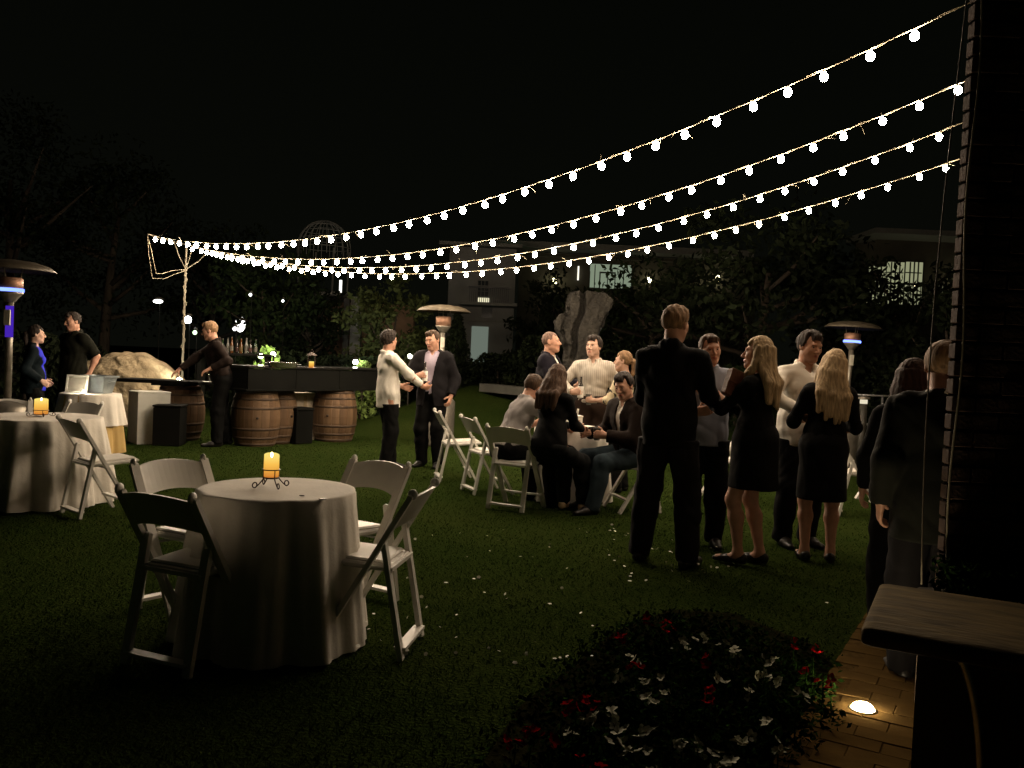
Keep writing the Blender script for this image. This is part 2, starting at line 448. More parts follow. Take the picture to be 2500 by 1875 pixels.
        hands[q] = Pp; hframe[q] = (w + (d * .085 + n * .032) * hs, d, n, sd)
    body = trunk + neckp + arms[1] + arms[-1] + fore[1] + fore[-1] + legs[1] + legs[-1] + feet[1] + feet[-1] + hd + hands[1] + hands[-1]

    # ---- one continuous body: coarse grid, with finer patches of the same surface for head and hands
    boxes = []
    hb = (hc - .165, hc + .165); boxes.append(hb)
    for q in (1, -1):
        lo, hi = bounds(hands[q], .012); boxes.append((lo, hi))
    V0, Q0 = polygonise(body, .0145)
    inb = lambda C, b, m: np.all((C > b[0] + m) & (C < b[1] - m), 1)
    C0 = V0[Q0].mean(1); keep = np.ones(len(Q0), bool)
    for b in boxes: keep &= ~inb(C0, b, .014)
    VV = [V0]; QQ = [Q0[keep]]; n = len(V0)
    for bi, b in enumerate(boxes):
        V, Q = polygonise(body, (.0058 if bi == 0 else .0052) / min(fine, 1.15), lohi=(b[0] - .01, b[1] + .01))
        if len(Q) == 0: continue
        C = V[Q].mean(1); kp = inb(C, b, .004)
        if bi: # drop anything of other limbs crossing the box
            pass
        Q = Q[kp]; VV.append(V); QQ.append(Q + n); n += len(V)
    V = np.concatenate(VV); Q = np.concatenate(QQ)
    used = np.unique(Q); mp = np.full(len(V), -1); mp[used] = np.arange(len(used)); V = V[used]; Q = mp[Q]
    lipc = (V - hc) @ Rh
    lip = np.clip(1.6 - np.sqrt((lipc[:, 0] / .023) ** 2 + ((lipc[:, 2] + .064) / .0105) ** 2) * 1.1, 0, 1) * (lipc[:, 1] > .07)
    me = mesh_quads('person', V * s, Q)
    at = me.attributes.new('lip', 'FLOAT', 'POINT'); at.data.foreach_set('value', lip.astype(np.float32))
    root = link('person', me, skin_mat(skin, SKINS.get(skin, SKIN)))
    root.location = [float(c) for c in loc]; root.rotation_euler = (0, 0, yaw(face))
    tag(root, label, 'person', group)
    def piece(name, prims, hh, m, cut=None, noise=None, lohi=None):
        V, Q = polygonise(prims, hh, cut, noise, lohi)
        if len(Q) == 0: return None
        return link(name, mesh_quads(name, V * s, Q), m, root)
    dot = lambda X, Y, Z, p, n: (X - p[0]) * n[0] + (Y - p[1]) * n[1] + (Z - p[2]) * n[2]
    hc_ = .0105 / fine
    # ---- eyes
    for q in (1, -1):
        eb = MB(); c = Hd(q * .032, .0762, .0065); eb.ball(c * s, .0115 * s, 8, 6)
        eo = link('eye', eb.mesh('eye', True), mat('eye white', (.42, .38, .34), rough=.3, var=.03), root)
        eb = MB(); eb.ball(Hd(q * .032, .0825, .0065) * s, .0072 * s, 8, 5)
        link('iris', eb.mesh('iris', True), mat('eye iris', (.03, .02, .015), rough=.2, var=.1), eo)
    # ---- garments
    seated = abs(hip[1][2] - kn[1][2]) < .25
    if bottom:
        kind, bm, bl = bottom
        if kind == 'skirt':
            e = pel + (np.array([0, 0, -1.]) * bl)
            pr = grow(trunk[:2], .016) + [cap(T(0, -.005, .0), e, .178 * g, .196 * g, .06, n=fw, s=1.12, flat=True)]
            piece('skirt', pr, hc_, bm, [lambda X, Y, Z: dot(X, Y, Z, T(0, 0, .14), up)], (seed, .0035, 26, .25))
        else:
            wid = {'trousers': 1.0, 'jeans': .86, 'leggings': .7}[kind]
            pr = grow(trunk[:2], .012)
            for q in (1, -1):
                end = an[q] + (an[q] - kn[q]) * (.09 if kind != 'leggings' else -.02); end = kn[q] + (end - kn[q]) * bl
                rk = .055 + .022 * wid; re = .034 + .036 * wid
                pr += grow(legs[q], .008 + .008 * wid) + [cap(hip[q], kn[q], .084 + .018 * wid, rk, .05), cap(kn[q], end, rk, re, .05, flat=True)]
            wc = min(.11, top[3] + .05) if (top and top[3] < -.03) else .11
            cuts = [lambda X, Y, Z: np.minimum(dot(X, Y, Z, T(0, 0, wc), up), .17 - dot(X, Y, Z, T(0, 0, 0), fw))]
            if kind != 'leggings':
                cuts.append(lambda X, Y, Z: -(Z + 0 * X + 0 * Y - .03))
            piece('trousers', pr, hc_, bm, cuts, (seed + 1, .0055, 30, .8))
    def upper(name, m, inf, sleeve, hem, ainf=None, extra=(), sub=(), noise=.0062, collar=True, nz=30, cutx=()):
        pr = grow(trunk[:2] if hem < .05 else trunk[1:2], inf) + grow(trunk[2:], inf)
        if hem < -.02:
            pr += [cap(T(0, 0, .1), T(0, 0, hem), .150 * g + inf, .163 * g + inf, .05, n=fw, s=1.22, flat=True)]
        for q in (1, -1):
            if sleeve <= 0: continue
            if sleeve >= .5:
                t = (sleeve - .5) * 2; e = elb[q] + (wr[q] - elb[q]) * t * .98
                ai = inf if ainf is None else ainf
                pr += grow(arms[q], ai * .7 + .003) + [cap(elb[q], e, .046 * af + ai * .8, .034 * af + ai * .8 + .010 * (1 - t), .03, flat=True)]
                if t > .9: pr += grow(fore[q][:1], ai * .7)
            else:
                e = sh[q] + (elb[q] - sh[q]) * sleeve * 2; pr += [cap(sh[q], e, .054 * af + inf, .05 * af + inf * 1.4, .05, flat=True)]
        if collar:
            ring = []
            for k in range(9):
                a = RAD(20 + 320 * k / 8 - 90 + 20 - 20); a = math.pi / 2 + RAD(28) + k / 8 * (2 * math.pi - RAD(56))
                ring.append(T2(0, -.014, .5) + rt2 * math.cos(a) * (nr + .014) + fw2 * math.sin(a) * (nr + .014) + up * (.03 - .022 * (math.sin(a) + 1) / 2 * 1.2))
            for k in range(8): pr.append(cap(ring[k], ring[k + 1], .012 + inf * .25, k=.012, n=up, s=.62))
        pr += list(extra)
        pr += [dict(x, sub=True) for x in sub]
        cuts = [lambda X, Y, Z: -dot(X, Y, Z, T(0, 0, hem), up)]
        # open neck
        pr.append(cap(T2(0, 0, .47), Hd(0, -.02, -.03), nr + .004, nr + .006, .004, sub=True))
        if collar: pr.append(cap(T2(0, .075, .51), T2(0, .12, .43), .03, .006, .006, sub=True))
        return piece(name, pr, hc_, m, cuts + list(cutx), (seed + 2, noise, nz, .55))
    if top:
        kind, tm, sl, hem = top
        upper('shirt' if kind != 'dress' else 'dress_top', tm, .014 if not fem else .010, sl, hem, collar=kind in ('shirt', 'polo'), ainf=.002 if jacket else None, noise=.0015 if jacket else .0062)
    if jacket:
        jm, jh, opening = jacket
        sub = []
        if opening:
            pass
        def vcut(X, Y, Z):
            x = dot(X, Y, Z, pel, rt2); y = dot(X, Y, Z, pel, fw2); z = dot(X, Y, Z, pel, up)
            w = opening * (np.interp(z, [-.25, .02, .14, .47, .55], [.075, .035, .030, .072, .08]))
            return -np.maximum(np.abs(x) - w, .03 - y)
        upper('jacket', jm, .028, .97, jh, noise=.0065, collar=True, nz=22, cutx=[vcut] if opening else [])
    # ---- shoes
    if shoes:
        for q in (1, -1):
            fd = toes[q]; a = an[q]; z = lambda v: np.array([0, 0, v])
            if shoes.startswith('heel'):
                pr = [cap(a - fd * .032 + z(-.045), a + fd * .05 + z(-.052), .041, .041, .02), cap(a + fd * .06 + z(-.055), a + fd * .175 + z(-.068), .042, .024, .03), cap(a - fd * .045 + z(-.03), a - fd * .05 + z(-.085), .022, .010, .02),
                      cap(a + fd * .03 + z(-.008), a + fd * .03 + z(.10), .05, .05, .01, sub=True)]
            else:
                pr = [cap(a - fd * .045 + z(-.045), a + fd * .08 + z(-.045), .041, .042, .03), cap(a + fd * .08 + z(-.05), a + fd * .19 + z(-.06), .043, .03, .03, n=(0, 0, 1), s=1.25), cap(a, a + z(.02), .043, .043, .02)]
            piece('shoe', pr, .0105, MATS[shoes], [lambda X, Y, Z, a=a: -(Z + 0 * X + 0 * Y - a[2] + .083)])
    # ---- hair
    if hair:
        kind, hm = hair
        loc_ = lambda X, Y, Z: [(X - hc[0]) * Rh[0, i] + (Y - hc[1]) * Rh[1, i] + (Z - hc[2]) * Rh[2, i] for i in range(3)]
        inf = {'buzz': .004, 'crop': .010, 'short': .017, 'ponytail': .012, 'long': .018}[kind]
        pr = [ell(Hd(0, -.014, .036), (.076 * fs + inf, .094 * fs + inf, .087 + inf * 1.1), Rh, .03)]
        if kind in ('short', 'crop'): pr += [ell(Hd(.01, .045, .098), (.055, .045, .014 + inf * .7), Rh, .03)]
        def capcut(X, Y, Z):
            l = loc_(X, Y, Z)
            line = -.010 + .80 * l[1] + np.where(l[1] > .02, .012, 0)
            if kind in ('buzz',): line = line + .012
            v = line - l[2]
            side = np.where((np.abs(l[0]) > .045) & (l[1] > .035), .02, -.05)
            return np.maximum(v, side)
        hh = .0062 / fine
        lo, hi = bounds(pr, .03)
        nz = (seed + 5, {'buzz': .001, 'crop': .0032, 'short': .0042}.get(kind, .003), 120, .5)
        if kind in ('buzz', 'crop', 'short'):
            V1, Q1 = polygonise(pr, hh, [capcut], nz)
        else:
            V1, Q1 = polygonise(pr, hh, [capcut], nz)
            lg = []
            gg = np.random.default_rng(seed + 9)
            if kind == 'ponytail':
                pts = [Hd(0, -.1, .03), Hd(0, -.135, .0), Hd(.01, -.135, -.07), Hd(.01, -.12, -.15), Hd(0, -.11, -.2)]
                for a, b, r1, r2 in zip(pts, pts[1:], (.022, .03, .028, .022), (.03, .028, .022, .008)): lg.append(cap(a, b, r1, r2, .02))
            else:
                L_ = hair_len.get(label, .36)
                back = unit(-fw2 * 1.0)
                for k in range(11):
                    u = -1 + 2 * k / 10; ang = u * 1.75
                    p0 = Hd(.070 * fs * math.sin(ang), -.018 - .080 * math.cos(ang), .045)
                    p1 = Hd(.088 * fs * math.sin(ang), -.022 - .090 * math.cos(ang), -.07)
                    fall = L_ * gg.uniform(.82, 1.05) * (1 - .14 * abs(u))
                    p2 = p1 + np.array([0, 0, -1.]) * fall * .5 + rt2 * .03 * math.sin(ang) + back * (.035 * max(0, math.cos(ang)) + .005)
                    p3 = p2 + np.array([0, 0, -1.]) * fall * .5 + rt2 * gg.uniform(-.015, .015) + back * .012
                    # keep the fall of hair outside the shoulders and back
                    for pp in (p2, p3):
                        rel = (pp - T2(0, 0, .3)); yb = rel @ fw2
                        if math.cos(ang) > -.05: pp += fw2 * (min(yb, -.118) - yb)
                        else: pp += fw2 * (max(yb, .075) - yb)
                    r = .034
                    lg += [cap(p0, p1, r * .9, r, .02), cap(p1, p2, r, r * .92, .02), cap(p2, p3, r * .92, r * .45, .02)]
            V2, Q2 = polygonise(lg, hh * 1.25, None, (seed + 6, .004, 120, .12))
            V1, Q1 = np.concatenate([V1, V2]), np.concatenate([Q1, Q2 + len(V1)])
        # brows
        bp = [cap(Hd(q * .016, .089, .0265), Hd(q * .047, .075, .0285), .0042, .003, .004) for q in (1, -1)]
        V3, Q3 = polygonise(bp, .0042)
        if len(Q3): V1, Q1 = np.concatenate([V1, V3]), np.concatenate([Q1, Q3 + len(V1)])
        link('hair', mesh_quads('hair', V1 * s, Q1), hm, root)
    root['_'] = 0; del root['_']
    Mw = Matrix.Translation(Vector([float(c) for c in loc])) @ Matrix.Rotation(yaw(face), 4, 'Z')
    info = {}
    for q, nm in ((1, 'R'), (-1, 'L')):
        c, d, n, sd = hframe[q]
        info[nm] = (Mw @ Vector((c * s).tolist()), (Mw.to_3x3() @ Vector(sd.tolist())))
    return root, info
hair_len = {}
SKINS = {}
MATS = {}
# ================================================================== THE SETTING
# ---- lawn: one sheet out to the horizon
def lawn_material():
    m = bpy.data.materials.new('lawn'); m.use_nodes = True
    nt = m.node_tree; n = nt.nodes; L = nt.links; b = n['Principled BSDF']; b.inputs['Roughness'].default_value = .9
    b.inputs['Specular IOR Level'].default_value = 0.0
    t = n.new('ShaderNodeTexCoord')
    a = n.new('ShaderNodeTexNoise'); a.inputs['Scale'].default_value = .9; a.inputs['Detail'].default_value = 5
    c = n.new('ShaderNodeTexNoise'); c.inputs['Scale'].default_value = 55; c.inputs['Detail'].default_value = 4
    for q in (a, c): L.new(t.outputs['Object'], q.inputs['Vector'])
    mx = n.new('ShaderNodeMix'); mx.data_type = 'RGBA'; mx.inputs['A'].default_value = (.012, .027, .005, 1); mx.inputs['B'].default_value = (.042, .056, .013, 1)
    L.new(a.outputs['Fac'], mx.inputs['Factor'])
    m2 = n.new('ShaderNodeMix'); m2.data_type = 'RGBA'; m2.blend_type = 'MULTIPLY'; m2.inputs['Factor'].default_value = .8
    rr = n.new('ShaderNodeMapRange'); rr.inputs['From Min'].default_value = .3; rr.inputs['From Max'].default_value = .7; rr.inputs['To Min'].default_value = .35; rr.inputs['To Max'].default_value = 1.25
    L.new(c.outputs['Fac'], rr.inputs['Value']); L.new(mx.outputs['Result'], m2.inputs['A']); L.new(rr.outputs[0], m2.inputs['B'])
    L.new(m2.outputs['Result'], b.inputs['Base Color'])
    bp = n.new('ShaderNodeBump'); bp.inputs['Strength'].default_value = .9; bp.inputs['Distance'].default_value = .03
    L.new(c.outputs['Fac'], bp.inputs['Height']); L.new(bp.outputs[0], b.inputs['Normal'])
    return m
mb = MB(); S = 220
mb.add([(-S, -20, 0), (S, -20, 0), (S, S, 0), (-S, S, 0)], [(0, 1, 2, 3)])
tag(mb.build('lawn', lawn_material()), kind='structure')

# ---- grass blades on the nearer lawn
def in_path(x, y, m=0.0):
    q = (np.array([x, y]).T - np.array([1.03, 3.14])) @ np.array([[.5, .866], [.866, -.5]]).T
    return (q[..., 1] > -m) & (q[..., 1] < 1.35 + m)
N = 170000
d_ = 2.4 + 13.5 * rng.random(N) ** 1.25; x_ = (rng.random(N) * 1.5 - .75) * d_
ok = ~in_path(x_, d_, .03); d_, x_ = d_[ok], x_[ok]; N = len(d_)
hgt = rng.uniform(.008, .021, N); an_ = rng.uniform(0, 6.283, N); wd = rng.uniform(.0014, .0026, N) * (1 + d_ * .10); tl = rng.normal(0, .012, (N, 2))
V = np.zeros((N, 3, 3)); V[:, 0] = np.stack([x_ - np.cos(an_) * wd, d_ - np.sin(an_) * wd, np.zeros(N)], 1)
V[:, 1] = np.stack([x_ + np.cos(an_) * wd, d_ + np.sin(an_) * wd, np.zeros(N)], 1)
V[:, 2] = np.stack([x_ + tl[:, 0], d_ + tl[:, 1], hgt], 1)
gm = mat('grass blade', (.027, .052, .010), rough=.8, var=.35, scale=1.1, spec=0.0)
go = link('grass', mesh_quads('grass', V.reshape(-1, 3), np.arange(3 * N).reshape(-1, 3), smooth=False), gm)
tag(go, 'short green lawn grass under the string lights', 'grass', kind='stuff')

# ---- pale specks lying on the lawn
pv = []; pf = []
for i in range(150):
    px_ = rng.normal(1150, 330); py_ = rng.uniform(1290, 1620)
    if i < 60: px_ = rng.uniform(1480, 1800); py_ = rng.uniform(1280, 1420)
    p = G(px_, py_, .04); r = rng.uniform(.009, .016); a = rng.uniform(0, 6.28, 3)
    R = rotz(a[0]) @ rotx(a[1] * .2); n = len(pv)
    for k in range(5): pv.append(p + R @ np.array([r * math.cos(k * 1.2566), r * .7 * math.sin(k * 1.2566), .001 * (k % 2)]))
    pf.append((n, n + 1, n + 2, n + 3, n + 4))
tag(link('pale_specks', mesh_from('pale_specks', pv, pf, False), mat('lawn speck', (.75, .74, .66), rough=.6)), 'tiny white specks scattered over the lawn', 'petals', kind='stuff')

# ---- paved path by the bench, laid with single pavers
mp_pav = mat('paver', (.11, .068, .024), spec=0.0, rough=.9, var=.20, scale=5, bump=.35, bscale=45, bdist=.004)
path_o = np.array([1.03, 3.14]); pu = np.array([.5, .866]); pvv = np.array([.866, -.5])
mb = MB(); P4 = [path_o + pu * a + pvv * b for a, b in ((-1.6, 0), (-1.6, 1.35), (3.2, 1.35), (3.2, 0))]
mb.prism([tuple(p) for p in P4], .001, .027)
path = tag(mb.build('path', mat('path sand', (.095, .06, .022), spec=0.0, rough=.95, var=.3, scale=30)), kind='structure')
bk = MB().box((0, 0, 0), (.212, .105, .03), None, .002).mesh('paver'); bk.materials.append(mp_pav)
LAMP = G(2105, 1750)
nrow = int(4.7 / .108)
for i in range(nrow):
    for j in range(-1, 7):
        a = -1.55 + i * .108; b = .105 + j * .215 + (.1075 if i % 2 else 0)
        if b < .08 or b > 1.30: continue
        c = path_o + pu * a + pvv * b
        o = bpy.data.objects.new('paver', bk); COL.objects.link(o); o.parent = path
        o.location = (c[0], c[1], .0165 + rng.uniform(-.002, .002)); o.rotation_euler = (rng.normal(0, .006), rng.normal(0, .006), math.atan2(pvv[1], pvv[0]) + rng.normal(0, .008))

# ---- brick building at the right edge
WC = D(2300, 1300, 3.70)[:2]
foot = [(WC[0] + .004, WC[1] + .026), (6.5, WC[1] + .03), (9.5, 11.5), (WC[0] * 2.75 + .45, WC[1] * 2.75)]
bld = empty('brick_building', (WC[0] + 1, WC[1] + 1, 0), 0, 'dark brick building whose corner fills the right edge', 'building')
off = np.array([WC[0] + 1, WC[1] + 1])
mb = MB(); mb.prism([(p[0] - off[0], p[1] - off[1]) for p in foot], 0, 5.2)
mb.build('wall', mat('mortar', (.15, .125, .10), rough=.95, var=.25, scale=14, bump=.4, bscale=60), bld)
mb = MB(); mb.prism([(p[0] - off[0] + q[0], p[1] - off[1] + q[1]) for p, q in zip(foot, ((.02, -.12), (.1, -.12), (.1, .1), (.02, .1)))], 5.2, 5.34)
mb.build('roof', mat('roof edge', (.06, .055, .05), rough=.8), bld)
brm = [mat('brick dark', (.060, .034, .022), rough=.85, var=.35, scale=9, bump=.7, bscale=40, bdist=.008), mat('brick brown', (.080, .050, .032), rough=.85, var=.35, scale=11, bump=.7, bscale=40, bdist=.008)]
bms = []
for m in brm:
    q = MB().box((0, 0, 0), (.2, .05, .0645), None, .004).mesh('brick'); q.materials.append(m); bms.append(q)
hb_ = MB().box((0, 0, 0), (.0955, .05, .0645), None, .004).mesh('brick'); hb_.materials.append(brm[0])
for i in range(54):
    z = .045 + i * .0752
    for j in range(4):
        x = WC[0] + .102 + j * .2105 + (0 if i % 2 == 0 else -.105)
        me = bms[int(rng.random() < .35)]
        if i % 2 and j == 0: me = hb_; x = WC[0] + .0495
        o = bpy.data.objects.new('brick', me); COL.objects.link(o); o.parent = bld
        o.location = (x - off[0] + .002, WC[1] + .016 - off[1] + rng.uniform(-.003, .003), z); o.rotation_euler = (0, 0, rng.normal(0, .004))

# ---- low bed of dark ground cover against the wall
def leaf_cloud(n, sampler, size, g, flat=0.0):
    P = np.array(sampler(n)); s = g.uniform(size[0], size[1], n)
    a = g.normal(size=(n, 3)); a[:, 2] *= (1 - flat); a /= np.linalg.norm(a, axis=1)[:, None]
    b = g.normal(size=(n, 3)); b -= a * (a * b).sum(1)[:, None]; b /= np.linalg.norm(b, axis=1)[:, None]
    nn = np.cross(a, b)
    V = np.stack([P - a * s[:, None], P + b * s[:, None] * .45 + nn * s[:, None] * .12, P + a * s[:, None], P - b * s[:, None] * .45 + nn * s[:, None] * .12], 1)
    return V.reshape(-1, 3), np.arange(4 * n).reshape(-1, 4)
g0 = np.random.default_rng(3)
pt = empty('planter', (WC[0] + .42, WC[1] - .185, 0), 0, 'dark brick planter against the foot of the brick wall', 'planter')
MB().box((0, 0, .25), (1.0, .36, .50), None, .01).build('body', mat('planter brick', (.05, .035, .022), rough=.9, var=.4, scale=8, bump=.6, bscale=25), pt)
MB().box((0, 0, .516), (1.02, .38, .03), None, .006).build('coping', mat('planter cap', (.06, .05, .035), rough=.9, var=.3), pt)
def gc(n): return np.stack([g0.uniform(WC[0] - .06, WC[0] + .9, n), g0.uniform(WC[1] - .34, WC[1] - .03, n), g0.uniform(.5, .68, n)], 1)
V, Q = leaf_cloud(3800, gc, (.012, .026), g0)
tag(link('ground_cover', mesh_quads('ground_cover', V, Q, False), mat('ivy', (.008, .017, .004), rough=.9, var=.5, scale=9, spec=0.0)), 'low dark leaves in the planter at the foot of the brick wall', 'ground cover', kind='stuff')

# ---- far lawn bank and kerbs
bank_pts = []; bank_f = []
bxs = np.linspace(-9, 16, 26); bys = np.linspace(13.2, 40, 40)
for yy in bys:
    for xx in bxs:
        t = np.clip((yy - 13.6 - .12 * (xx + 2)) / 4.6, 0, 1); t = t * t * (3 - 2 * t); e = np.clip((xx + 3.2) / 2.2, 0, 1); e = e * e * (3 - 2 * e)
        bank_pts.append((xx, yy, -.03 + .78 * t * e + .02 * math.sin(xx * 1.7) * t))
for i in range(len(bys) - 1):
    for k in range(len(bxs) - 1): bank_f.append((i * 26 + k, i * 26 + k + 1, i * 26 + 27 + k, i * 26 + 26 + k))
tag(link('lawn_bank', mesh_from('lawn_bank', bank_pts, bank_f, True), bpy.data.materials['lawn']), kind='structure')
conc = mat('concrete', (.055, .055, .045), rough=.9, var=.2, scale=4, bump=.3, bscale=20)
tag(MB().bar(G(905, 907, .80), G(1010, 916, .80), .3, .16).build('kerb_wall', conc), 'low pale concrete kerb behind the two men talking', 'wall')
tag(MB().bar(G(1185, 946, .80), G(1300, 957, .80), .3, .16).build('kerb_wall', conc), 'low pale concrete kerb left of the standing stone', 'wall')

# ---- trees
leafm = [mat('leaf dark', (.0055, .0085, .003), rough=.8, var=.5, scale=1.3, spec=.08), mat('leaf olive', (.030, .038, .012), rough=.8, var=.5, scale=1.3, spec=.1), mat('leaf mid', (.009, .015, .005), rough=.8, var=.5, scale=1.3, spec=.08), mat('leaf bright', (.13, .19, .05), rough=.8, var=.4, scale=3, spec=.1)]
barkm = mat('bark', (.035, .026, .018), rough=.9, var=.4, scale=8, bump=.8, bscale=12, stretch=(1, 1, .25), bdist=.03)
def tree(label, x, Y, h, r, lm=0, leaves=3200, trunk=.14, low=.3, seed=0, leaf=(.06, .12), name='tree', group=None):
    g = np.random.default_rng(100 + seed); p = D(x, 900, Y); base = np.array([p[0], p[1], 0])
    root = empty(name, base, g.uniform(0, 6), label, 'tree', group)
    nb = 11; tb = MB(); cl = []
    lean = g.normal(0, .25, 2)
    tp = [np.array([lean[0] * t * t, lean[1] * t * t, h * .72 * t]) for t in np.linspace(0, 1, 6)]
    tb.tube(tp, [trunk * (1.25 if i == 0 else 1 - .13 * i) for i in range(6)], 8)
    tb.build('trunk', barkm, root, True)
    for k in range(nb):
        t = g.uniform(.35, 1.0); a = k * 2.4 + g.uniform(-.4, .4); st = np.array([lean[0] * t * t, lean[1] * t * t, h * .72 * t])
        rr = r * g.uniform(.45, .95); e = st + np.array([math.cos(a) * rr, math.sin(a) * rr, h * g.uniform(.08, .28)])
        e[2] = min(e[2], h * .95); m = (st + e) / 2 + np.array([0, 0, -.1])
        MB().tube([st, m, e], [trunk * .45 * (1.2 - t * .6), trunk * .3, .012], 5).build('limb', barkm, root, True)
        cl += [e, m * .5 + e * .5]
    for k in range(16):
        a = g.uniform(0, 6.28); q = r * math.sqrt(g.random()) * .9; z = h * (low + (1 - low) * g.random()); q *= math.sqrt(max(.1, 1 - ((z / h - low) / (1 - low) * 1.7 - .75) ** 2))
        cl.append(np.array([math.cos(a) * q, math.sin(a) * q, z]))
    cl = np.array(cl); cr_ = g.uniform(.22, .42, len(cl)) * r
    def smp(n):
        i = g.integers(0, len(cl), n); v = g.normal(size=(n, 3)); v /= np.linalg.norm(v, axis=1)[:, None]
        return cl[i] + v * (cr_[i] * g.random(n) ** .45)[:, None] * [1, 1, .7]
    V, Q = leaf_cloud(leaves, smp, leaf, g)
    V[:, 2] = np.maximum(V[:, 2], .3)
    link('crown', mesh_quads('crown', V, Q, False), leafm[lm], root)
    return root
tree('tall dark tree behind the patio heater at the left edge', 20, 26, 8.5, 3.2, 0, 4200, .22, .2, 1)
tree('dark broad tree behind the boulder and light pole', 250, 27, 7.5, 3.2, 0, 4200, .2, .25, 2)
tree('dark tree behind the bartender', 520, 26, 5.0, 2.2, 0, 2600, .16, .45, 3)
tree('slender multi-limbed tree left of the wire dome', 650, 22, 3.9, 1.5, 2, 2400, .09, .4, 4)
tree('dark tree beside the uplit column', 755, 23.5, 3.3, 1.1, 0, 1800, .12, .4, 5)
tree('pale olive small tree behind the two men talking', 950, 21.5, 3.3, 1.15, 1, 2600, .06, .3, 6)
tree('dark tree between the balcony and the standing stone', 1320, 25, 3.9, 1.15, 0, 2200, .12, .2, 7)
tree('dark tree behind the standing stone', 1425, 24, 3.15, 1.7, 0, 2600, .12, .1, 8)
tree('leafy tree before the lit windows, above the tall man', 1600, 22, 4.2, 2.0, 2, 2000, .14, .15, 9)
tree('large dark round tree above the two blonde women', 1845, 17, 4.6, 2.3, 0, 5200, .16, .12, 10)
tree('dark tree left of the lit balcony at the far right', 2030, 18.5, 4.0, .95, 0, 2200, .14, .1, 11)
tree('leafy tree before the lit balcony at the far right', 2190, 17, 3.7, 1.0, 0, 1100, .07, .35, 12)
tree('dark tree by the brick corner', 2300, 15, 2.75, .7, 0, 1500, .08, .15, 13)
def bush(label, x, Y, h, w, lm=0, leaves=1800, seed=0, cone=False, dep=None):
    g = np.random.default_rng(300 + seed); p = D(x, 900, Y); dep = dep or w
    root = empty('bush', (p[0], p[1], 0), 0, label, 'bush')
    def smp(n):
        z = g.random(n) ** .8; rad = (1 - z) ** .8 if cone else np.sqrt(np.maximum(0, 1 - (z * .95) ** 2.6))
        a = g.uniform(0, 6.283, n); q = g.random(n) ** .35 * (1 + .18 * np.sin(a * 5 + z * 9 + seed))
        return np.stack([np.cos(a) * q * rad * w / 2, np.sin(a) * q * rad * dep / 2, z * h], 1)
    V, Q = leaf_cloud(leaves, smp, (.04, .085), g)
    link('foliage', mesh_quads('foliage', V, Q, False), leafm[lm], root)
    MB().tube([(0, 0, 0), (.02, 0, h * .5), (0, .02, h * .8)], [.05, .035, .015], 6).build('stem', barkm, root, True)
bush('dark clipped hedge behind the bar counter', 660, 19, 1.35, 3.4, 0, 3200, 1, dep=1.2)
bush('low dark hedge right of the bar', 830, 20, 1.3, 1.9, 0, 2400, 2, dep=1.0)
bush('lit low bush behind the white-shirted man', 905, 19, 1.3, 1.5, 2, 1800, 3)
bush('dark pointed conifer beside the patio heater', 1112, 20.5, 2.5, 1.2, 0, 3200, 4, cone=True)
bush('dark hedge below the white balcony', 1215, 21, 1.5, 2.0, 0, 2400, 5, dep=1.1)
bush('dark hedge left behind the standing stone', 1320, 18.5, 1.9, 1.5, 0, 2400, 6, dep=1.1)
bush('dark hedge behind the man in the striped shirt', 1510, 18.5, 1.9, 2.0, 0, 2600, 7, dep=1.1)
bush('dark hedge behind the tall man in black', 1660, 17.5, 1.75, 1.5, 0, 2400, 8, dep=1.1)
bush('dark hedge between the two couples', 1800, 16.5, 1.45, 1.3, 2, 2200, 9, dep=1.1)
bush('dark hedge behind the right patio heater', 2040, 17.5, 1.9, 2.4, 0, 2600, 10, dep=1.1)
bush('dark hedge behind the long-haired woman', 2215, 15.5, 1.7, 1.8, 0, 2400, 11, dep=1.1)
bush('small bright green plant added to catch the uplights behind the bar', 656, 17.9, 1.42, .62, 3, 700, 21)  # added pale foliage, so the uplight beams have something to brighten
bush('small bright green plant added to catch the uplight before the column', 884, 18.4, 1.22, .62, 3, 700, 22)  # second added plant, put here to make the uplight show
bush('dark bush behind the woman in blue', 60, 15, 1.5, 2.2, 0, 2200, 12)
bush('dark bush at the left behind the man in the black polo', 190, 17, 1.3, 1.9, 0, 2000, 13)

# ---- white block with balcony and long low building behind the trees
whitew = mat('white render', (.14, .14, .13), rough=.9, var=.12, scale=1.5, bump=.15, bscale=12)
trimm = mat('white trim', (.12, .12, .105), rough=.7, var=.1)
railm = mat('black rail', (.012, .012, .012), rough=.5)
darkglass = mat('dark glass', (.02, .025, .028), rough=.08, spec=.6, var=.2)
litglass = emit('lit window', (.78, .95, .66), .26)
litroom = emit('lit doorway', (.80, .96, .78), .16)
def P3(x, y, Y): return D(x, y, Y)
def rect(root, org, name, x0, x1, y0, y1, Y, th, m, parent=None):
    a = D(x0, (y0 + y1) / 2, Y); b = D(x1, (y0 + y1) / 2, Y); t = D((x0 + x1) / 2, y0, Y); u = D((x0 + x1) / 2, y1, Y)
    c = ((a[0] + b[0]) / 2 - org[0], Y - org[1], (t[2] + u[2]) / 2 - org[2])
    return MB().box(c, (b[0] - a[0], th, t[2] - u[2])).build(name, m, parent or root)
org = D(1165, 900, 30) * [1, 1, 0]
ba = empty('white_building', org, 0, 'white building with an upstairs balcony behind the conifer', 'building')
rect(ba, org, 'wall', 1098, 1255, 610, 890, 31.2, 2.0, whitew)
sl = rect(ba, org, 'balcony_slab', 1125, 1262, 741, 748, 29.6, 1.3, trimm)
